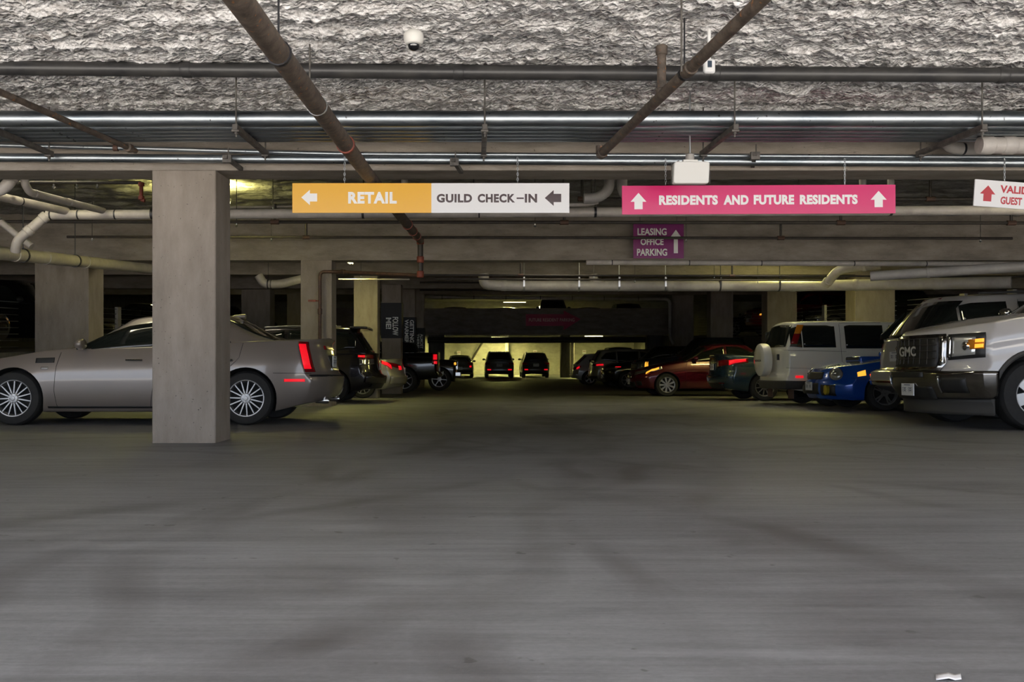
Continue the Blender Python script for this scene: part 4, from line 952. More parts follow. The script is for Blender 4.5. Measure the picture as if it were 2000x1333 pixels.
# ---- white pickup at right
P2 = paint('white pickup paint', (0.50, 0.475, 0.465), 0.0, .30)
S = spec('pickup', 5.85, 2.04, 1.88, .41, (1.0, 4.7), arch=1.24, fcn=.42, pw=2.2, bev=.05, tf=.03,
    top=[(0, 1.09), (.05, 1.15), (.35, 1.25), (.9, 1.37), (1.5, 1.42), (3.7, 1.40), (4.0, 1.40), (5.8, 1.40), (5.85, 1.38)],
    bot=[(0, .36), (.6, .36), (5.2, .42), (5.85, .52)], ff=[(.3, .10), (.42, .04), (.55, -.02), (.72, -.03), (.76, .04), (.9, .05), (1.15, .06), (1.25, .14)],
    ins=[(0, .06), (.2, .01), (.45, 0), (.62, .015), (.8, .0), (1, .06)], g=dict(f0=1.42, f1=2.2, r0=4.0, r1=3.85, roof=[(1.3, 1.4), (2.0, 1.78), (2.4, 1.87), (3.0, 1.88), (3.9, 1.86)]))
c = place('pickup_truck', 'white pickup truck with a dark grille, cut by the right edge of the photo', 'pickup', 5.48, 10.0, S, 'left')
basic(c, P2, 'steel', rr=.58, tw=.27, wins=[([(1.75, 1.40), (2.75, 1.40)], [(1.75, 1.42), (2.1, 1.66), (2.75, 1.78)]), ([(2.85, 1.40), (3.8, 1.40)], [(2.85, 1.78), (3.8, 1.76)])],
      doors=[[(1.72, 1.36), (1.66, .9), (1.66, .45)], [(2.8, 1.36), (2.8, .45)]], mir=(1.9, 1.5, M_chrome))
c.fpatch(-.60, .60, .70, 1.14, 'grille_surround', M_dchrome, .018)
gr = c.fpatch(-.51, .51, .745, 1.10, 'grille', M_trim, .030)
mb = MB()
for z in (.755, .845, .935, 1.01, 1.09):
    mb.tube([c.front(v, z, .036) for v in [lerp(-.5, .5, i/8) for i in range(9)]], .007, 6)
for i in range(9):
    v = lerp(-.49, .49, i/8); mb.tube([c.front(v, z, .034) for z in (.755, .93, 1.09)], .005, 6)
mb.build('mesh_bars', M_blacksteel, gr)
for sg in (-1, 1):
    c.fpatch(*sorted((sg*.535, sg*.575)), .75, 1.10, 'grille_light_bar', M_chrome, .030, n=2)
p = c.front(0, .93, .052)
Mx = Matrix(((0, -1, 0, p[0]), (1, 0, 0, 0), (0, 0, 1, 0), (0, 0, 0, 1)))
lettering('GMC', -.21, .21, .875, 1.0, 0, mat('bright letter trim', (.75, .75, .75), .35, .5), c.root, Matrix(((0, 1, 0, p[0]), (1, 0, 0, 0), (0, 0, 1, 0), (0, 0, 0, 1))), .03, name='grille_lettering')
for sg in (-1, 1):
    h = c.corner('f', sg, .62, None, (.82, 1.13), (.87, 1.15), 'headlight', M_trim, .012, v1=.96)
    c.corner('f', sg, .66, None, (.86, 1.09), (.90, 1.09), 'reflector', M_refl, .018, v1=.88); q = c.front(sg*.80, .985, .02); MB().lathe([(.05, -.02), (.055, .02), (.04, .035), (.004, .04)], 20, 'x', q).build('projector', M_chrome, c.root, 50)
    c.corner('f', sg, .82, None, (.945, 1.06), (.95, 1.08), 'turn_lens', M_amberd, .024, v1=.955)
    c.corner('f', sg, .88, None, (1.025, 1.065), (1.03, 1.075), 'turn_signal', M_amber, .028, v1=.95); c.corner('f', sg, .88, None, (.96, 1.005), (.97, 1.01), 'turn_signal', M_amber, .028, v1=.95)
    c.fpatch(*sorted((sg*.62, sg*.655)), .85, 1.11, 'headlight_bar', M_chrome, .03, n=2)
cols = [('s', .53, .37, .69, -1), ('s', .485, .37, .69, -1)]+[('f', lerp(-1, 1, i/22), .36-.02*(1-abs(-1+i/11)), .69) for i in range(23)]+[('s', .485, .37, .69, 1), ('s', .53, .37, .69, 1)]
bp = c.wrap(cols, 'bumper', M_dchrome, .045, nz=8, th=.03)
for sg in (-1, 1):
    c.fpatch(*sorted((sg*.60, sg*.86)), .43, .61, 'fog_recess', M_trim, .052, n=5); c.fpatch(*sorted((sg*.585, sg*.60)), .42, .63, 'fog_trim', M_chrome, .056, n=2)
c.fpatch(-.40, .40, .61, .68, 'bumper_step', M_trim, .05)
c.fpatch(-.50, .50, .34, .50, 'bumper_intake', M_trim, .05)
c.plate('f', .46, v=.10, off=.075)
cols = [('s', .52, .18, .37, -1)]+[('f', lerp(-1, 1, i/16), .17, .36) for i in range(17)]+[('s', .52, .18, .37, 1)]
c.wrap(cols, 'air_dam', M_trimg, .02)
for sg in (-1, 1):
    mb = MB(); Ra = .41*1.24
    mb.tube([c.side(1.0+Ra*math.cos(a), max(.38, .41+Ra*math.sin(a)), sg, -.005) for a in [math.radians(-8+i*196/24) for i in range(25)]], .03, 8)
    mb.build('fender_flare', M_trimg, c.root)

# ---- big light grey SUV between the pickup and the blue car, tail to the aisle
P3 = paint('pale grey crossover paint', (0.46, 0.44, 0.42), .2, .34)
S = spec('suv', 5.1, 2.0, 1.88, .40, (.95, 3.95), gc=.28, rcn=.30,
    top=[(0, .95), (.1, 1.03), (.6, 1.12), (1.3, 1.18), (4.6, 1.20), (5.06, 1.18), (5.1, 1.15)], rf=[(.35, .10), (.5, 0), (.68, .02), (.74, .12), (1.0, .14), (1.2, .17)],
    bot=[(0, .34), (.5, .3), (4.5, .32), (5.1, .46)], g=dict(f0=1.3, f1=2.1, r0=4.94, r1=4.36, w0=.06, w1=.22, cr=.26, rp=1.4, roof=[(1.2, 1.3), (2.0, 1.78), (2.4, 1.86), (3.2, 1.88), (4.3, 1.84), (4.7, 1.76), (5.0, 1.6)], bev=.06))
c = place('suv', 'pale grey big crossover with dark wraparound rear glass, between white pickup and blue car', 'car', 6.42+5.1, 12.55, S, 'right')
basic(c, P3, 'six', wins=[([(1.75, 1.2), (2.6, 1.2)], [(1.75, 1.35), (2.1, 1.62), (2.6, 1.72)]), ([(2.7, 1.2), (3.55, 1.2)], [(2.7, 1.72), (3.55, 1.72)]), ([(3.72, 1.2), (4.40, 1.2)], [(3.72, 1.72), (4.22, 1.70), (4.40, 1.66)]), ([(4.44, 1.2), (4.80, 1.22)], [(4.44, 1.66), (4.80, 1.3)])],
      doors=[[(2.65, 1.15), (2.65, .5)], [(3.62, 1.74), (3.64, 1.2), (3.7, .6)]], hm=[(2.45, 1.05), (3.45, 1.05)], mir=(1.8, 1.22))
c.fpatch(-1, 1, .50, .72, 'bumper', P3, .05, end='r', n=18)
c.fpatch(-.9, .9, .47, .55, 'bumper_trim', M_chrome, .06, end='r', n=18)
for sg in (-1, 1):
    c.fpatch(*sorted((sg*.74, sg*.92)), .62, .645, 'reflector', M_redhot, .058, end='r', n=4); c.corner('r', sg, .82, None, (.80, 1.14), (.80, 1.14), 'tail_lamp', M_redl)
c.plate('r', .92)
a = c.gx(S['g'], 1, .35, .985); b = c.gx(S['g'], 1, -.35, .985); MB().tube([(a[0]-.005, a[1], a[2]-.02), (b[0]-.005, b[1], b[2]-.02)], .018, 8).build('brake_light', M_redl, c.root)
for sg in (-1, 1): MB().tube([c.gx(S['g'], u, sg*.86, 1.0)[:2]+(c.gx(S['g'], u, sg*.86, 1.0)[2]+.035,) for u in (.05, .3, .6, .92)], .018, 8).build('roof_rail', M_trimg, c.root)

# ---- blue hatch with scoop
M_hl = mat('clear round headlight', (.30, .31, .31), .16, .6, 1.0)
P4 = paint('bright blue paint', (0.006, 0.075, 0.42), .3, .26)
S = spec('sedan', 4.41, 1.74, 1.44, .315, (.98, 3.51), arch=1.16, fcn=.40, pw=3,
    top=[(0, .64), (.06, .70), (.35, .80), (.8, .885), (1.3, .95), (2.6, .97), (3.5, .99), (4.35, 1.0), (4.41, .95)], bot=[(0, .20), (.5, .18), (3.9, .2), (4.41, .3)],
    ff=[(.2, .06), (.35, 0), (.48, .0), (.54, .05), (.7, .12), (.8, .2)], g=dict(f0=1.38, f1=2.15, r0=3.75, r1=3.1, roof=[(1.3, .95), (1.9, 1.3), (2.3, 1.42), (2.7, 1.44), (3.1, 1.40), (3.7, 1.1)]))
c = place('car', 'bright blue car with round headlights and hood scoop, nose to the aisle', 'car', 6.12, 15.05, S, 'left')
basic(c, P4, 'five', wins=[([(1.65, .93), (2.4, .95)], [(1.65, .98), (1.95, 1.2), (2.4, 1.35)]), ([(2.46, .95), (3.3, .98)], [(2.46, 1.35), (2.8, 1.35), (3.3, 1.05)])], doors=[[(1.55, .9), (1.5, .3)]], mir=(1.75, 1.02))
g = S['g']
mb = MB(); mb.box(c.L/2-1.30, c.L/2-.78, -.32, .32, .84, .962); o = mb.build('hood_scoop', P4, c.root, bevel=.03)
MB().box(c.L/2-.785, c.L/2-.772, -.27, .27, .895, .945).build('scoop_mouth', M_trim, o)
for sg in (-1, 1):
    p = Vector(c.front(sg*.70, .645, 0)); n = Vector((.72, sg*.42, .42)).normalized()
    q = Vector((0, 0, 1)).rotation_difference(n)
    for nm, r, off, m in (('headlight', .118, .02, M_hl), ('projector', .045, .045, M_chrome)):
        mb = MB(); mb.lathe([(r, -.06), (r, .0), (r*.9, .022), (r*.6, .038), (.004, .044)], 26); mb.v = [tuple(p+n*(off-.02)+(q @ Vector((v[0], v[1]*1.18, v[2])))) for v in mb.v]; mb.build(nm, m, c.root, 50)
    c.spatch([(.50, .60), (.64, .62)], [(.50, .675), (.64, .715)], sg, 'turn_signal', M_amber, .012, n=4)
    p2 = c.front(sg*.60, .36, 0); MB().lathe([(.085, -.03), (.085, .015), (.07, .025)], 22, 'x', p2).build('fog_cover', mat('yellow fog cover', (.42, .33, .02), .5) if sg > 0 else M_trimg, c.root)
    c.fpatch(*sorted((sg*.46, sg*.78)), .26, .45, 'fog_recess', M_trim, .004, n=4)
c.fpatch(-.40, .40, .55, .68, 'grille', M_trim, .012); c.fpatch(-.38, .38, .28, .48, 'intake', M_trim, .008); c.plate('f', .42, v=-.02)
c.seam([(.40, .565), (.62, .56)], 1); c.seam([(.40, .565), (.62, .56)], -1)

# ---- boxy white crossover with spare tire
P5 = paint('soft white paint', (0.74, 0.72, 0.64), 0.0, .38)
S = spec('suv', 4.40, 1.75, 1.75, .345, (.80, 3.42), gc=.24, bev=.035, rcn=.10, fcn=.24, crown=.02,
    top=[(0, .80), (.08, .88), (.5, .96), (1.2, 1.06), (1.5, 1.12), (4.3, 1.15), (4.40, 1.15)], rf=[(.3, .02), (.48, 0), (.60, .0), (.64, .05), (.9, .06), (1.2, .07)], bot=[(0, .3), (.5, .26), (3.9, .28), (4.40, .36)],
    ins=[(0, .06), (.2, .0), (.35, .015), (.5, .03), (.7, .02), (1, .05)],
    g=dict(f0=1.15, f1=1.75, r0=4.33, r1=4.12, w0=.05, w1=.17, cr=.05, cf=.08, tb=.03, roof=[(1.0, 1.2), (1.6, 1.63), (2.0, 1.73), (3.0, 1.75), (4.0, 1.73), (4.3, 1.68)], bev=.04))
c = place('suv', 'boxy white crossover with a covered spare tire on its tail gate', 'car', 6.12+4.40, 17.35, S, 'right')
basic(c, P5, 'six', wins=[([(1.5, 1.15), (2.2, 1.15)], [(1.5, 1.3), (1.75, 1.53), (2.2, 1.62)]), ([(2.33, 1.15), (3.10, 1.15)], [(2.33, 1.62), (3.02, 1.625), (3.10, 1.60)]), ([(3.30, 1.17), (3.95, 1.17)], [(3.36, 1.60), (3.45, 1.62), (3.95, 1.62)]), ([(3.97, 1.17), (4.20, 1.19)], [(3.97, 1.62), (4.20, 1.55)])],
      doors=[[(3.24, 1.64), (3.2, 1.1), (3.2, .75), (3.05, .6)], [(2.27, 1.6), (2.27, .4)], [(3.24, 1.66), (2.4, 1.67)], [(3.1, 1.09), (4.25, 1.11)], [(3.3, .74), (4.3, .76)]], hm=[(2.9, .98), (2.0, .97)], mir=(1.5, 1.15, M_trim))
g = S['g']
for sg in (-1, 1):
    for nm, za, zc, m in (('tail_lamp', 1.185, 1.24, M_lamp), ('tail_lamp', 1.24, 1.45, M_redl), ('turn_lens', 1.45, 1.63, M_amberd)):
        f = lambda z, d: 4.20-(z-1.17)*.42+d
        rows = [[(c.L/2-f(z, dd), sg*(c.gy(g, f(z, dd), z)+.013), z) for z in [lerp(za, zc, k/4) for k in range(5)]] for dd in (-.10, -.05, 0.0, .03)]
        MB().grid(rows).build(nm, m, c.root, 50, solid=.01)
    c.spatch([(3.98, .56), (4.13, .56)], [(3.98, .605), (4.13, .605)], sg, 'side_lens', M_redhot, .02)
    mb = MB(); Ra = .345*1.15
    for s in S['axles']: mb.tube([c.side(s+Ra*math.cos(a), max(.28, .345+Ra*math.sin(a)), sg, .0) for a in [math.radians(-6+i*192/24) for i in range(25)]], .028, 8)
    mb.build('fender_flare', M_trimg, c.root)
    c.spatch([(1.25, .28), (2.95, .28)], [(1.25, .42), (2.95, .42)], sg, 'sill_cladding', M_trimg, .008)
cols = [('s', 3.86, .34, .50, -1), ('s', 4.1, .33, .50, -1), ('s', 4.25, .33, .50, -1)]+[('r', lerp(-1, 1, i/12), .33, .50) for i in range(13)]+[('s', 4.25, .33, .50, 1), ('s', 4.1, .33, .50, 1), ('s', 3.86, .34, .50, 1)]
c.wrap(cols, 'bumper', M_trimg, .03, th=.03)
x = -c.L/2
o = MB().lathe([(.33, -.02), (.345, -.05), (.348, -.14), (.335, -.185), (.30, -.205), (.15, -.212), (.004, -.213)], 44, 'x', (x, -.02, .93)).build('spare_tire_cover', P5, c.root)
lettering('HONDA', -.20, .20, .89, .94, 0, M_trim, o, Matrix(((0, 1, 0, x-.2145), (-1, 0, 0, -.02), (0, 0, 1, 0), (0, 0, 0, 1))), .02, name='cover_lettering')
MB().box(x-.03, x+.01, -.15, .15, .75, 1.05).build('tire_carrier', M_trim, c.root)
MB().box(x-.012, x+.03, -.62, -.58, .92, 1.04).build('gate_handle', M_trim, c.root)
for sg in (-1, 1): MB().box(c.L/2-4.16, c.L/2-4.14, sg*.62-.14, sg*.62+.14, .14, .36).build('mud_flap', mat('brown mud flap', (.13, .08, .065), .8), c.root)

# ---- dark teal sedan, tail to the aisle
P6 = paint('dark teal paint', (0.022, 0.048, 0.070), .4, .24)
S = spec('sedan', 4.75, 1.82, 1.46, .33, (.95, 3.72), rcn=.30, pw=3, rf=[(.25, .12), (.4, .03), (.55, 0), (.75, .05), (.95, .06), (1.08, .04)],
    top=[(0, .64), (.1, .73), (.5, .83), (1.1, .92), (1.6, .99), (2.6, 1.03), (3.6, 1.07), (4.3, 1.11), (4.70, 1.12), (4.75, 1.09)])
c = place('sedan', 'dark teal sedan with a bright red tail lamp beside the spare tire', 'car', 5.72+4.75, 20.3, S, 'right')
basic(c, P6, 'spoke10', wins=[([(1.7, .96), (2.6, .98)], [(1.7, 1.0), (2.0, 1.2), (2.6, 1.37)]), ([(2.66, .98), (3.7, 1.04)], [(2.66, 1.37), (3.1, 1.36), (3.7, 1.1)])], mir=(1.8, 1.03))
for sg in (-1, 1):
    c.corner('r', sg, .40, 4.1, (.80, .95), (.90, 1.0), 'tail_lamp', M_redl); c.corner('r', sg, .86, 4.15, (.84, .95), (.93, .985), 'tail_light_bar', M_redhot, .018)
    c.fpatch(*sorted((sg*.55, sg*.75)), .40, .44, 'reflector', M_redl, .01, end='r')
c.plate('r', .80); c.fpatch(-.34, .34, .90, .93, 'trunk_trim', M_chrome, .015, end='r'); c.fpatch(-.7, .7, .28, .40, 'bumper_trim', M_trim, .01, end='r')
c.fpatch(-1, 1, .42, .60, 'bumper', P6, .035, end='r', n=18)

# ---- red sedan, nose to the aisle
P7 = paint('deep red paint', (0.095, 0.003, 0.014), .3, .25)
S = spec('sedan', 4.62, 1.77, 1.495, .32, (.92, 3.62), fcn=.42, pw=2.8,
    top=[(0, .62), (.08, .70), (.4, .80), (.9, .92), (1.3, .99), (1.6, 1.03), (2.6, 1.05), (3.6, 1.08), (4.5, 1.08), (4.62, 1.02)],
    g=dict(f0=1.25, f1=2.1, r0=4.05, r1=3.3, roof=[(1.2, 1.0), (1.7, 1.27), (2.1, 1.43), (2.6, 1.495), (3.1, 1.48), (3.6, 1.38), (4.1, 1.1)]))
c = place('sedan', 'deep red sedan with silver wheels and bright amber lamp, nose to the aisle', 'car', 4.40, 24.2, S, 'left')
basic(c, P7, 'ten', wins=[([(1.62, .98), (2.55, 1.0)], [(1.62, 1.02), (1.95, 1.24), (2.55, 1.40)]), ([(2.62, 1.0), (3.6, 1.05)], [(2.62, 1.40), (3.0, 1.39), (3.6, 1.12)])], doors=[[(1.5, .98), (1.42, .7), (1.45, .28)], [(2.58, 1.0), (2.58, .3)]], hm=[(2.35, .86)], mir=(1.72, 1.05))
for sg in (-1, 1):
    c.corner('f', sg, .55, .78, (.58, .68), (.76, .84), 'headlight', M_lamp); c.corner('f', sg, .92, .70, (.62, .68), (.765, .815), 'turn_signal', M_amber, .02)
    c.spatch([(2.0, .665), (3.5, .68)], [(2.0, .68), (3.5, .695)], sg, 'door_moulding', M_chrome if False else P7, .012)
    c.fpatch(*sorted((sg*.62, sg*.8)), .30, .42, 'fog_recess', M_trim, .006)
c.fpatch(-.36, .36, .50, .66, 'grille', M_dchrome, .012); c.fpatch(-.55, .55, .26, .40, 'intake', M_trim, .006); c.plate('f', .40, off=.02)

# ---- dark blue pickup behind the red sedan
P8 = paint('midnight blue paint', (0.006, 0.009, 0.026), .3, .2)
S = spec('pickup', 5.8, 2.0, 1.93, .40, (.95, 4.6), g=dict(f0=1.55, f1=2.25))
c = place('pickup_truck', 'midnight blue pickup with a square amber lamp, behind the red sedan', 'pickup', 5.62, 30.1, S, 'left')
basic(c, P8, 'six', wins=[([(1.8, 1.27), (2.8, 1.28)], [(1.8, 1.32), (2.2, 1.7), (2.8, 1.83)]), ([(2.9, 1.28), (3.75, 1.3)], [(2.9, 1.83), (3.75, 1.80)])], mir=(1.9, 1.38, M_chrome))
for sg in (-1, 1):
    c.corner('f', sg, .62, .30, (.78, 1.04), (.80, 1.05), 'headlight', M_lamp); c.corner('f', sg, .93, .34, (.84, 1.03), (.84, 1.03), 'turn_signal', M_amber, .02)
gr = c.fpatch(-.60, .60, .62, 1.02, 'grille', M_trim, .02)
mb = MB()
for z in (.66, .74, .82, .90, .98): mb.tube([c.front(v, z, .03) for v in (-.58, -.3, 0, .3, .58)], .014, 6)
mb.build('grille_bars', M_chrome, gr); c.fpatch(-1, 1, .44, .60, 'bumper', M_chrome, .05, n=16)

# ---- black crossover, nose to the aisle
P9 = paint('black paint', (0.006, 0.006, 0.007), .2, .18)
S = spec('suv', 4.7, 1.88, 1.74, .36, (.88, 3.66), fcn=.38, g=dict(f0=1.45, f1=2.15), top=[(0, .80), (.1, .93), (.5, 1.05), (1.1, 1.13), (1.5, 1.17), (4.5, 1.16), (4.7, 1.10)])
c = place('suv', 'black crossover with pale wheels behind the midnight blue pickup, nose to the aisle', 'car', 5.05, 34.0, S, 'left')
basic(c, P9, 'six', wins=[([(1.7, 1.16), (2.6, 1.16)], [(1.7, 1.2), (2.1, 1.5), (2.6, 1.62)]), ([(2.7, 1.16), (4.1, 1.16)], [(2.7, 1.62), (4.1, 1.55)])], mir=(1.75, 1.22))
for sg in (-1, 1):
    c.corner('f', sg, .6, .5, (.72, .84), (.82, .90), 'headlight', M_lamp); c.spatch([(.40, .86), (.62, .87)], [(.40, .89), (.62, .89)], sg, 'side_lens', M_redhot, .01, n=4)  # red strip of unknown origin, drawn as a glowing lens on each flank
c.fpatch(-.45, .45, .48, .78, 'grille', M_dchrome, .012); c.plate('f', .5)

# ---- pale crossover and the hatch beyond it, tails to the aisle
P10 = paint('silver gold paint', (0.30, 0.29, 0.25), .4, .3)
S = spec('suv', 4.75, 1.88, 1.69, .36, (.9, 3.7), rcn=.26)
c = place('suv', 'silver crossover with a thin red tail lamp, third-farthest car on the right', 'car', 4.98+4.75, 37.6, S, 'right')
basic(c, P10, 'six', wins=[([(1.7, 1.1), (2.6, 1.1)], [(1.7, 1.15), (2.1, 1.46), (2.6, 1.57)]), ([(2.7, 1.1), (3.6, 1.12)], [(2.7, 1.58), (3.6, 1.56)]), ([(3.66, 1.12), (4.3, 1.22)], [(3.66, 1.56), (4.1, 1.5), (4.3, 1.3)])], mir=(1.75, 1.16))
for sg in (-1, 1): c.corner('r', sg, .5, 4.3, (.93, 1.02), (.97, 1.04), 'tail_lamp', M_redl); c.corner('r', sg, .9, 4.22, (.95, 1.01), (.97, 1.035), 'tail_light_bar', M_redhot, .02)
c.plate('r', .78); c.fpatch(-1, 1, .40, .50, 'bumper_trim', M_trim, .01, end='r', n=16)
P11 = paint('white hatch paint', (0.40, 0.41, 0.40), .1, .3)
S = spec('suv', 4.3, 1.78, 1.50, .33, (.85, 3.5), gc=.16, top=[(0, .72), (.1, .8), (.5, .88), (1.1, .95), (1.5, .99), (4.0, 1.0), (4.3, .97)], g=dict(f0=1.1, f1=1.9, r0=4.18, r1=3.6, roof=[(1, 1), (1.7, 1.38), (2.2, 1.48), (3, 1.5), (3.8, 1.44), (4.2, 1.3)]))
c = place('hatchback', 'white hatchback with a slanted red tail lamp, right of the far dark column', 'car', 4.50+4.3, 40.6, S, 'right')
basic(c, P11, 'five', wins=[([(1.6, .98), (2.4, .98)], [(1.6, 1.02), (2.0, 1.3), (2.4, 1.38)]), ([(2.5, .98), (3.5, 1.02)], [(2.5, 1.38), (3.5, 1.2)])], mir=(1.7, 1.04))
for sg in (-1, 1): c.corner('r', sg, .6, 3.9, (.70, .84), (.86, .94), 'tail_lamp', M_redl); c.corner('r', sg, .9, 3.98, (.76, .84), (.84, .93), 'tail_light_bar', M_redhot, .02)
c.plate('r', .62); c.fpatch(-1, 1, .34, .50, 'bumper', P11, .03, end='r', n=16)

# ---- left row beyond the champagne sedan
P12 = paint('dark graphite paint', (0.020, 0.018, 0.024), .4, .25)
S = spec('suv', 4.75, 1.90, 1.72, .36, (.9, 3.7), rcn=.34, pw=3, gc=.2, rf=[(.3, .10), (.45, .02), (.58, 0), (.66, .08), (.85, .12), (1.12, .14)],
    g=dict(r0=4.55, r1=4.15, roof=[(1.1, 1.2), (1.8, 1.63), (2.3, 1.70), (3.2, 1.72), (4.2, 1.69), (4.6, 1.6)]))
c = place('suv', 'dark graphite crossover with a roof spoiler, behind the champagne sedan tail', 'car', -2.12-4.75, 19.1, S, 'left')
basic(c, P12, 'six', wins=[([(1.7, 1.1), (2.6, 1.1)], [(1.7, 1.15), (2.1, 1.48), (2.6, 1.6)]), ([(2.7, 1.1), (3.5, 1.12)], [(2.7, 1.6), (3.5, 1.6)]), ([(3.56, 1.13), (4.2, 1.2)], [(3.56, 1.6), (4.05, 1.56), (4.2, 1.4)])], mir=(1.75, 1.16))
g = S['g']; a = c.gx(g, 1, 0, 1)
sp = MB(); sp.grid([[(a[0]+.10, y, a[2]+.02-abs(y)**2*.03) for y in (-.68, -.4, 0, .4, .68)], [(a[0]-.26, y, a[2]+.015-abs(y)**2*.03) for y in (-.64, -.4, 0, .4, .64)]]); sp.build('roof_spoiler', P12, c.root, solid=.05)
for sg in (-1, 1):
    c.corner('r', sg, .55, 4.25, (.98, 1.07), (1.0, 1.06), 'tail_lamp', M_redl); c.corner('r', sg, .88, 4.28, (1.0, 1.05), (1.015, 1.045), 'tail_light_bar', M_redhot, .018)
    c.corner('r', sg, .55, None, (.86, .97), (.80, .97), 'reverse_lamp', M_lamp)
    c.seam([(4.0, .62), (4.4, .62)], sg)
    MB().tube([c.gx(g, u, sg*.86, 1.0)[:2]+(c.gx(g, u, sg*.86, 1.0)[2]+.03,) for u in (.05, .3, .6, .88)], .016, 8).build('roof_rail', M_steel, c.root)
c.fpatch(-1, 1, .42, .60, 'bumper', P12, .05, end='r', n=18); c.plate('r', .80); c.fpatch(-.8, .8, .30, .42, 'bumper_trim', M_trim, .02, end='r', n=12)

P13 = paint('silver sedan paint', (0.33, 0.31, 0.28), .4, .3)
S = spec('sedan', 4.8, 1.82, 1.46, .33, (.95, 3.75), rcn=.34, pw=2.8, rf=[(.25, .12), (.4, .03), (.55, 0), (.75, .06), (.95, .10), (1.08, .10)])
c = place('sedan', 'silver sedan with a slanted bright tail lamp, between graphite crossover and black pickup', 'car', -1.88-4.8, 22.4, S, 'left')
basic(c, P13, 'spoke10', wins=[([(1.7, .96), (2.6, .98)], [(1.7, 1.0), (2.0, 1.2), (2.6, 1.37)]), ([(2.66, .98), (3.7, 1.02)], [(2.66, 1.37), (3.1, 1.36), (3.7, 1.06)])], mir=(1.8, 1.03))
for sg in (-1, 1): c.corner('r', sg, .45, 4.2, (.74, .86), (.92, .99), 'tail_lamp', M_redl); c.corner('r', sg, .90, 4.24, (.76, .86), (.90, .98), 'tail_light_bar', M_redhot, .02); c.fpatch(*sorted((sg*.45, sg*.62)), .74, .84, 'inner_lamp', M_redhot, .018, end='r', n=3)
c.plate('r', .72); c.fpatch(-1, 1, .36, .58, 'bumper', P13, .04, end='r', n=18); c.fpatch(-.35, .35, .86, .89, 'trunk_trim', M_chrome, .014, end='r')

P14 = paint('gloss black paint', (0.005, 0.005, 0.007), .2, .16)
S = spec('pickup', 5.9, 2.0, 1.92, .41, (.95, 4.72), rcn=.12)
c = place('pickup_truck', 'gloss black pickup with an upright red tail lamp, on the left of the aisle', 'pickup', -1.15-5.9, 28.1, S, 'left')
basic(c, P14, 'six', tw=.27, wins=[([(1.75, 1.28), (2.8, 1.28)], [(1.75, 1.3), (2.1, 1.66), (2.8, 1.8)]), ([(2.9, 1.28), (3.75, 1.3)], [(2.9, 1.8), (3.75, 1.78)])], mir=(1.9, 1.38))
for sg in (-1, 1): c.corner('r', sg, .84, 5.62, (.92, 1.27), (.92, 1.27), 'tail_lamp', M_redl); c.corner('r', sg, .88, 5.66, (1.08, 1.25), (1.08, 1.25), 'tail_light_bar', M_redhot, .018); c.corner('r', sg, .88, 5.68, (.94, 1.03), (.94, 1.03), 'tail_light_bar', M_redhot, .018)
c.fpatch(-1, 1, .54, .70, 'bumper', M_chrome, .06, end='r', n=14); c.plate('r', .62, off=.07)

P15 = paint('black off-roader paint', (0.007, 0.007, 0.008), .2, .25)
S = spec('suv', 4.3, 1.85, 1.82, .41, (.62, 3.4), fcn=.10, pw=6, gc=.35, bev=.03, crown=.02,
    top=[(0, 1.05), (.05, 1.12), (.5, 1.15), (1.2, 1.19), (4.25, 1.2), (4.3, 1.19)], ff=[(.4, .05), (.6, .0), (1.1, .03)], rf=[(.4, .02), (1.2, .0)], g=dict(f0=1.25, f1=1.55, r0=4.28, r1=4.22, w1=.15, roof=[(1.1, 1.4), (1.5, 1.78), (2, 1.82), (4.3, 1.80)]))
c = place('suv', 'black off-roader with a round amber lamp, poking out beyond the black pickup', 'car', -.72, 31.6, S, 'right')
basic(c, P15, 'six', tw=.26, wins=[([(1.6, 1.2), (2.4, 1.2)], [(1.6, 1.6), (2.4, 1.68)]), ([(2.5, 1.2), (3.9, 1.2)], [(2.5, 1.68), (3.9, 1.68)])], mir=(1.5, 1.3, M_trim))
for sg in (-1, 1):
    for v, z, r, m, nm in ((.52, .98, .09, M_lamp, 'headlight'), (.86, .98, .05, M_amber, 'turn_signal')):
        MB().lathe([(r, -.02), (r, .03), (r*.8, .045), (.004, .05)], 22, 'x', c.front(sg*v, z, 0)).build(nm, m, c.root, 50)
gr = c.fpatch(-.40, .40, .76, 1.06, 'grille', M_trim, .01)
mb = MB()
for i in range(7): v = -.36+.12*i; mb.box(c.L/2-.02, c.L/2+.03, v*.9-.02, v*.9+.02, .78, 1.05)
mb.build('grille_slots', M_dchrome, gr); MB().box(c.L/2-.05, c.L/2+.16, -.8, .8, .52, .68).build('bumper', M_dchrome, c.root, bevel=.02)

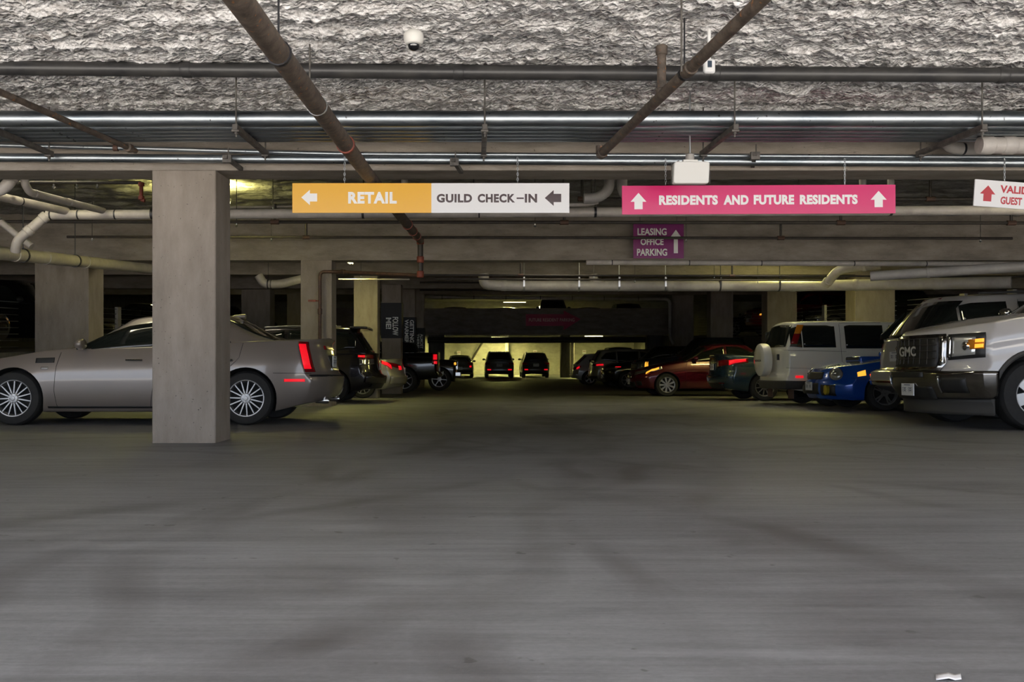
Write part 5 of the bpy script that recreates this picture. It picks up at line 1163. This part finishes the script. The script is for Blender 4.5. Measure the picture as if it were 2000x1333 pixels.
# ---- three cars at the far wall, tails to the camera
for nm, lab, kind, cx, d, L, W, H, col, marks in (
        ('sedan', 'far silver sedan, leftmost of the cars parked at the yellow far wall', 'sedan', -1.05, 55.0, 4.6, 1.80, 1.45, (.22, .22, .20), 0),
        ('suv', 'far silver crossover with two bright low red reflectors, middle of the yellow far wall', 'suv', 1.46, 54.3, 4.6, 1.86, 1.72, (.24, .25, .25), 1),
        ('suv', 'far dark grey crossover, right of the silver one at the yellow far wall', 'suv', 3.78, 54.8, 4.5, 1.78, 1.64, (.07, .07, .065), 1)):
    S = spec(kind, L, W, H, .34, (.9, L-1.0), rcn=.2)
    c = place(nm, lab, 'car', cx, d, S, 'away')
    w0 = 1.1 if kind == 'suv' else .98
    basic(c, paint('far car paint', col, .4, .3), 'six', wins=[([(1.75, w0), (2.6, w0)], [(1.75, w0+.05), (2.1, H-.22), (2.6, H-.11)]), ([(2.7, w0), (3.6, w0+.02)], [(2.7, H-.11), (3.6, H-.2)])], mir=(1.7, w0+.07, M_trim))
    for sg in (-1, 1):
        c.corner('r', sg, .68, L-.45, (.84, .98), (.86, .98), 'tail_lamp', M_redl)
        if marks: c.fpatch(*sorted((sg*.62, sg*.86)), .50, .57, 'reflector', M_redhot, .03, end='r', n=4)
        elif sg > 0: c.fpatch(-.86, -.74, .68, .78, 'reflector', M_redhot, .03, end='r', n=3)
    c.plate('r', .82 if kind == 'suv' else .62, w=.36, h=.18); c.fpatch(-.95, .95, .34, .48, 'bumper_trim', M_trim, .03, end='r', n=12)
    if kind == 'suv':
        for sg in (-1, 1): MB().tube([c.gx(S['g'], u, sg*.84, 1.0)[:2]+(c.gx(S['g'], u, sg*.84, 1.0)[2]+.04,) for u in (.05, .5, .95)], .02, 8).build('roof_rail', M_steel, c.root)
S = spec('pickup', 5.7, 1.98, 1.95, .4, (.95, 4.6))
c = place('pickup_truck', 'far grey pickup whose cab roof shows above the silver crossover at right', 'pickup', 8.75, 50.8, S, 'away')
basic(c, paint('far pickup paint', (.12, .12, .115), .4, .3), 'six', wins=[([(1.8, 1.3), (3.7, 1.3)], [(1.8, 1.5), (3.7, 1.8)])], mir=(1.9, 1.4, M_trim))
for sg in (-1, 1): c.corner('r', sg, .84, 5.4, (.92, 1.27), (.92, 1.27), 'tail_lamp', M_redl)

# ---- cars on the raised decks (mostly dark)
def deck_car(nm, lab, kind, cx, d, face, zg, L, W, H, col, amber=False, plate=False, white=False):
    S = spec(kind, L, W, H, .36, (.92, L-1.0)); c = place(nm, lab, 'pickup' if kind == 'pickup' else 'car', cx, d, S, face, zground=zg)
    w0 = {'suv': 1.12, 'sedan': 1.0, 'pickup': 1.3}[kind]; r = 3.75 if kind == 'pickup' else L-.9 if kind == 'suv' else 3.6
    basic(c, paint('deck car paint', col, .3, .28), 'six', wins=[([(1.8, w0), (2.65, w0)], [(1.8, w0+.06), (2.15, H-.24), (2.65, H-.12)]), ([(2.75, w0), (r, w0+.03)], [(2.75, H-.12), (r, H-.22)])], mir=(1.75, w0+.08, M_trim))
    for sg in (-1, 1):
        k = .30 if kind == 'pickup' else 0
        c.corner('f', sg, .6, .48, (.62+k, .74+k), (.66+k, .78+k), 'headlight', M_lamp)
        if amber: c.corner('f', sg, .9, .42, (.56+k, .62+k), (.58+k, .64+k), 'turn_signal', M_amber, .02)
        c.corner('r', sg, .7, L-.4, (.84, .98), (.86, 1.0), 'tail_lamp', M_redl)
    c.fpatch(-.45, .45, .42+k, .66+k, 'grille', M_dchrome, .012)
    if plate: c.plate('f', .5+k*.6)
    return c
deck_car('pickup_truck', 'red pickup on the raised right deck behind the cable rail, bright amber lamp', 'pickup', 11.3, 35.2, 'left', DR, 5.7, 1.95, 1.85, (.2, .01, .014), True, True)
deck_car('suv', 'black crossover on the right deck above the boxy white crossover roof', 'suv', 11.6, 30.4, 'left', DR, 4.7, 1.9, 1.7, (.010, .010, .012), False)
deck_car('sedan', 'dark sedan deep on the right deck, behind the farthest cable rail', 'sedan', 11.6, 42.2, 'left', DR, 4.7, 1.85, 1.46, (.02, .02, .02), False, True)
deck_car('sedan', 'dim car with a bright amber lamp on the left deck at the photo edge', 'sedan', -9.4, 16.2, 'right', DL, 4.6, 1.82, 1.45, (.16, .16, .13), True)
deck_car('suv', 'black crossover on the left deck left of the near column', 'suv', -9.4, 21.3, 'right', DL, 4.8, 1.95, 1.75, (.008, .008, .010), False)
deck_car('sedan', 'black sedan on the left deck right of the near column', 'sedan', -9.4, 31.2, 'right', DL, 4.7, 1.85, 1.5, (.008, .008, .009), False)
deck_car('suv', 'black crossover far back on the left deck', 'suv', -9.4, 40.0, 'right', DL, 4.7, 1.9, 1.7, (.008, .008, .009), False)
for cx, d, kind, H, col, lab in ((-1.3, 51.5, 'sedan', 1.5, (.05, .05, .045), 'leftmost dark roof showing above the arrow parapet'),
                                 (1.85, 51.5, 'sedan', 1.45, (.02, .02, .02), 'second dark roof above the parapet, left of the arrow'),
                                 (4.7, 51.2, 'pickup', 1.95, (.015, .015, .017), 'black pickup roof with mirrors directly above the crimson arrow'),
                                 (7.0, 51.5, 'sedan', 1.48, (.07, .07, .06), 'pale low roof above the parapet, just right of the crimson arrow'),
                                 (9.3, 51.2, 'suv', 1.68, (.012, .012, .012), 'black crossover roof above the right end of the parapet')):
    deck_car({'sedan': 'sedan', 'suv': 'suv', 'pickup': 'pickup_truck'}[kind], lab, kind, cx, d, 'toward', DF, 4.7 if kind != 'pickup' else 5.6, 1.85, H, col)
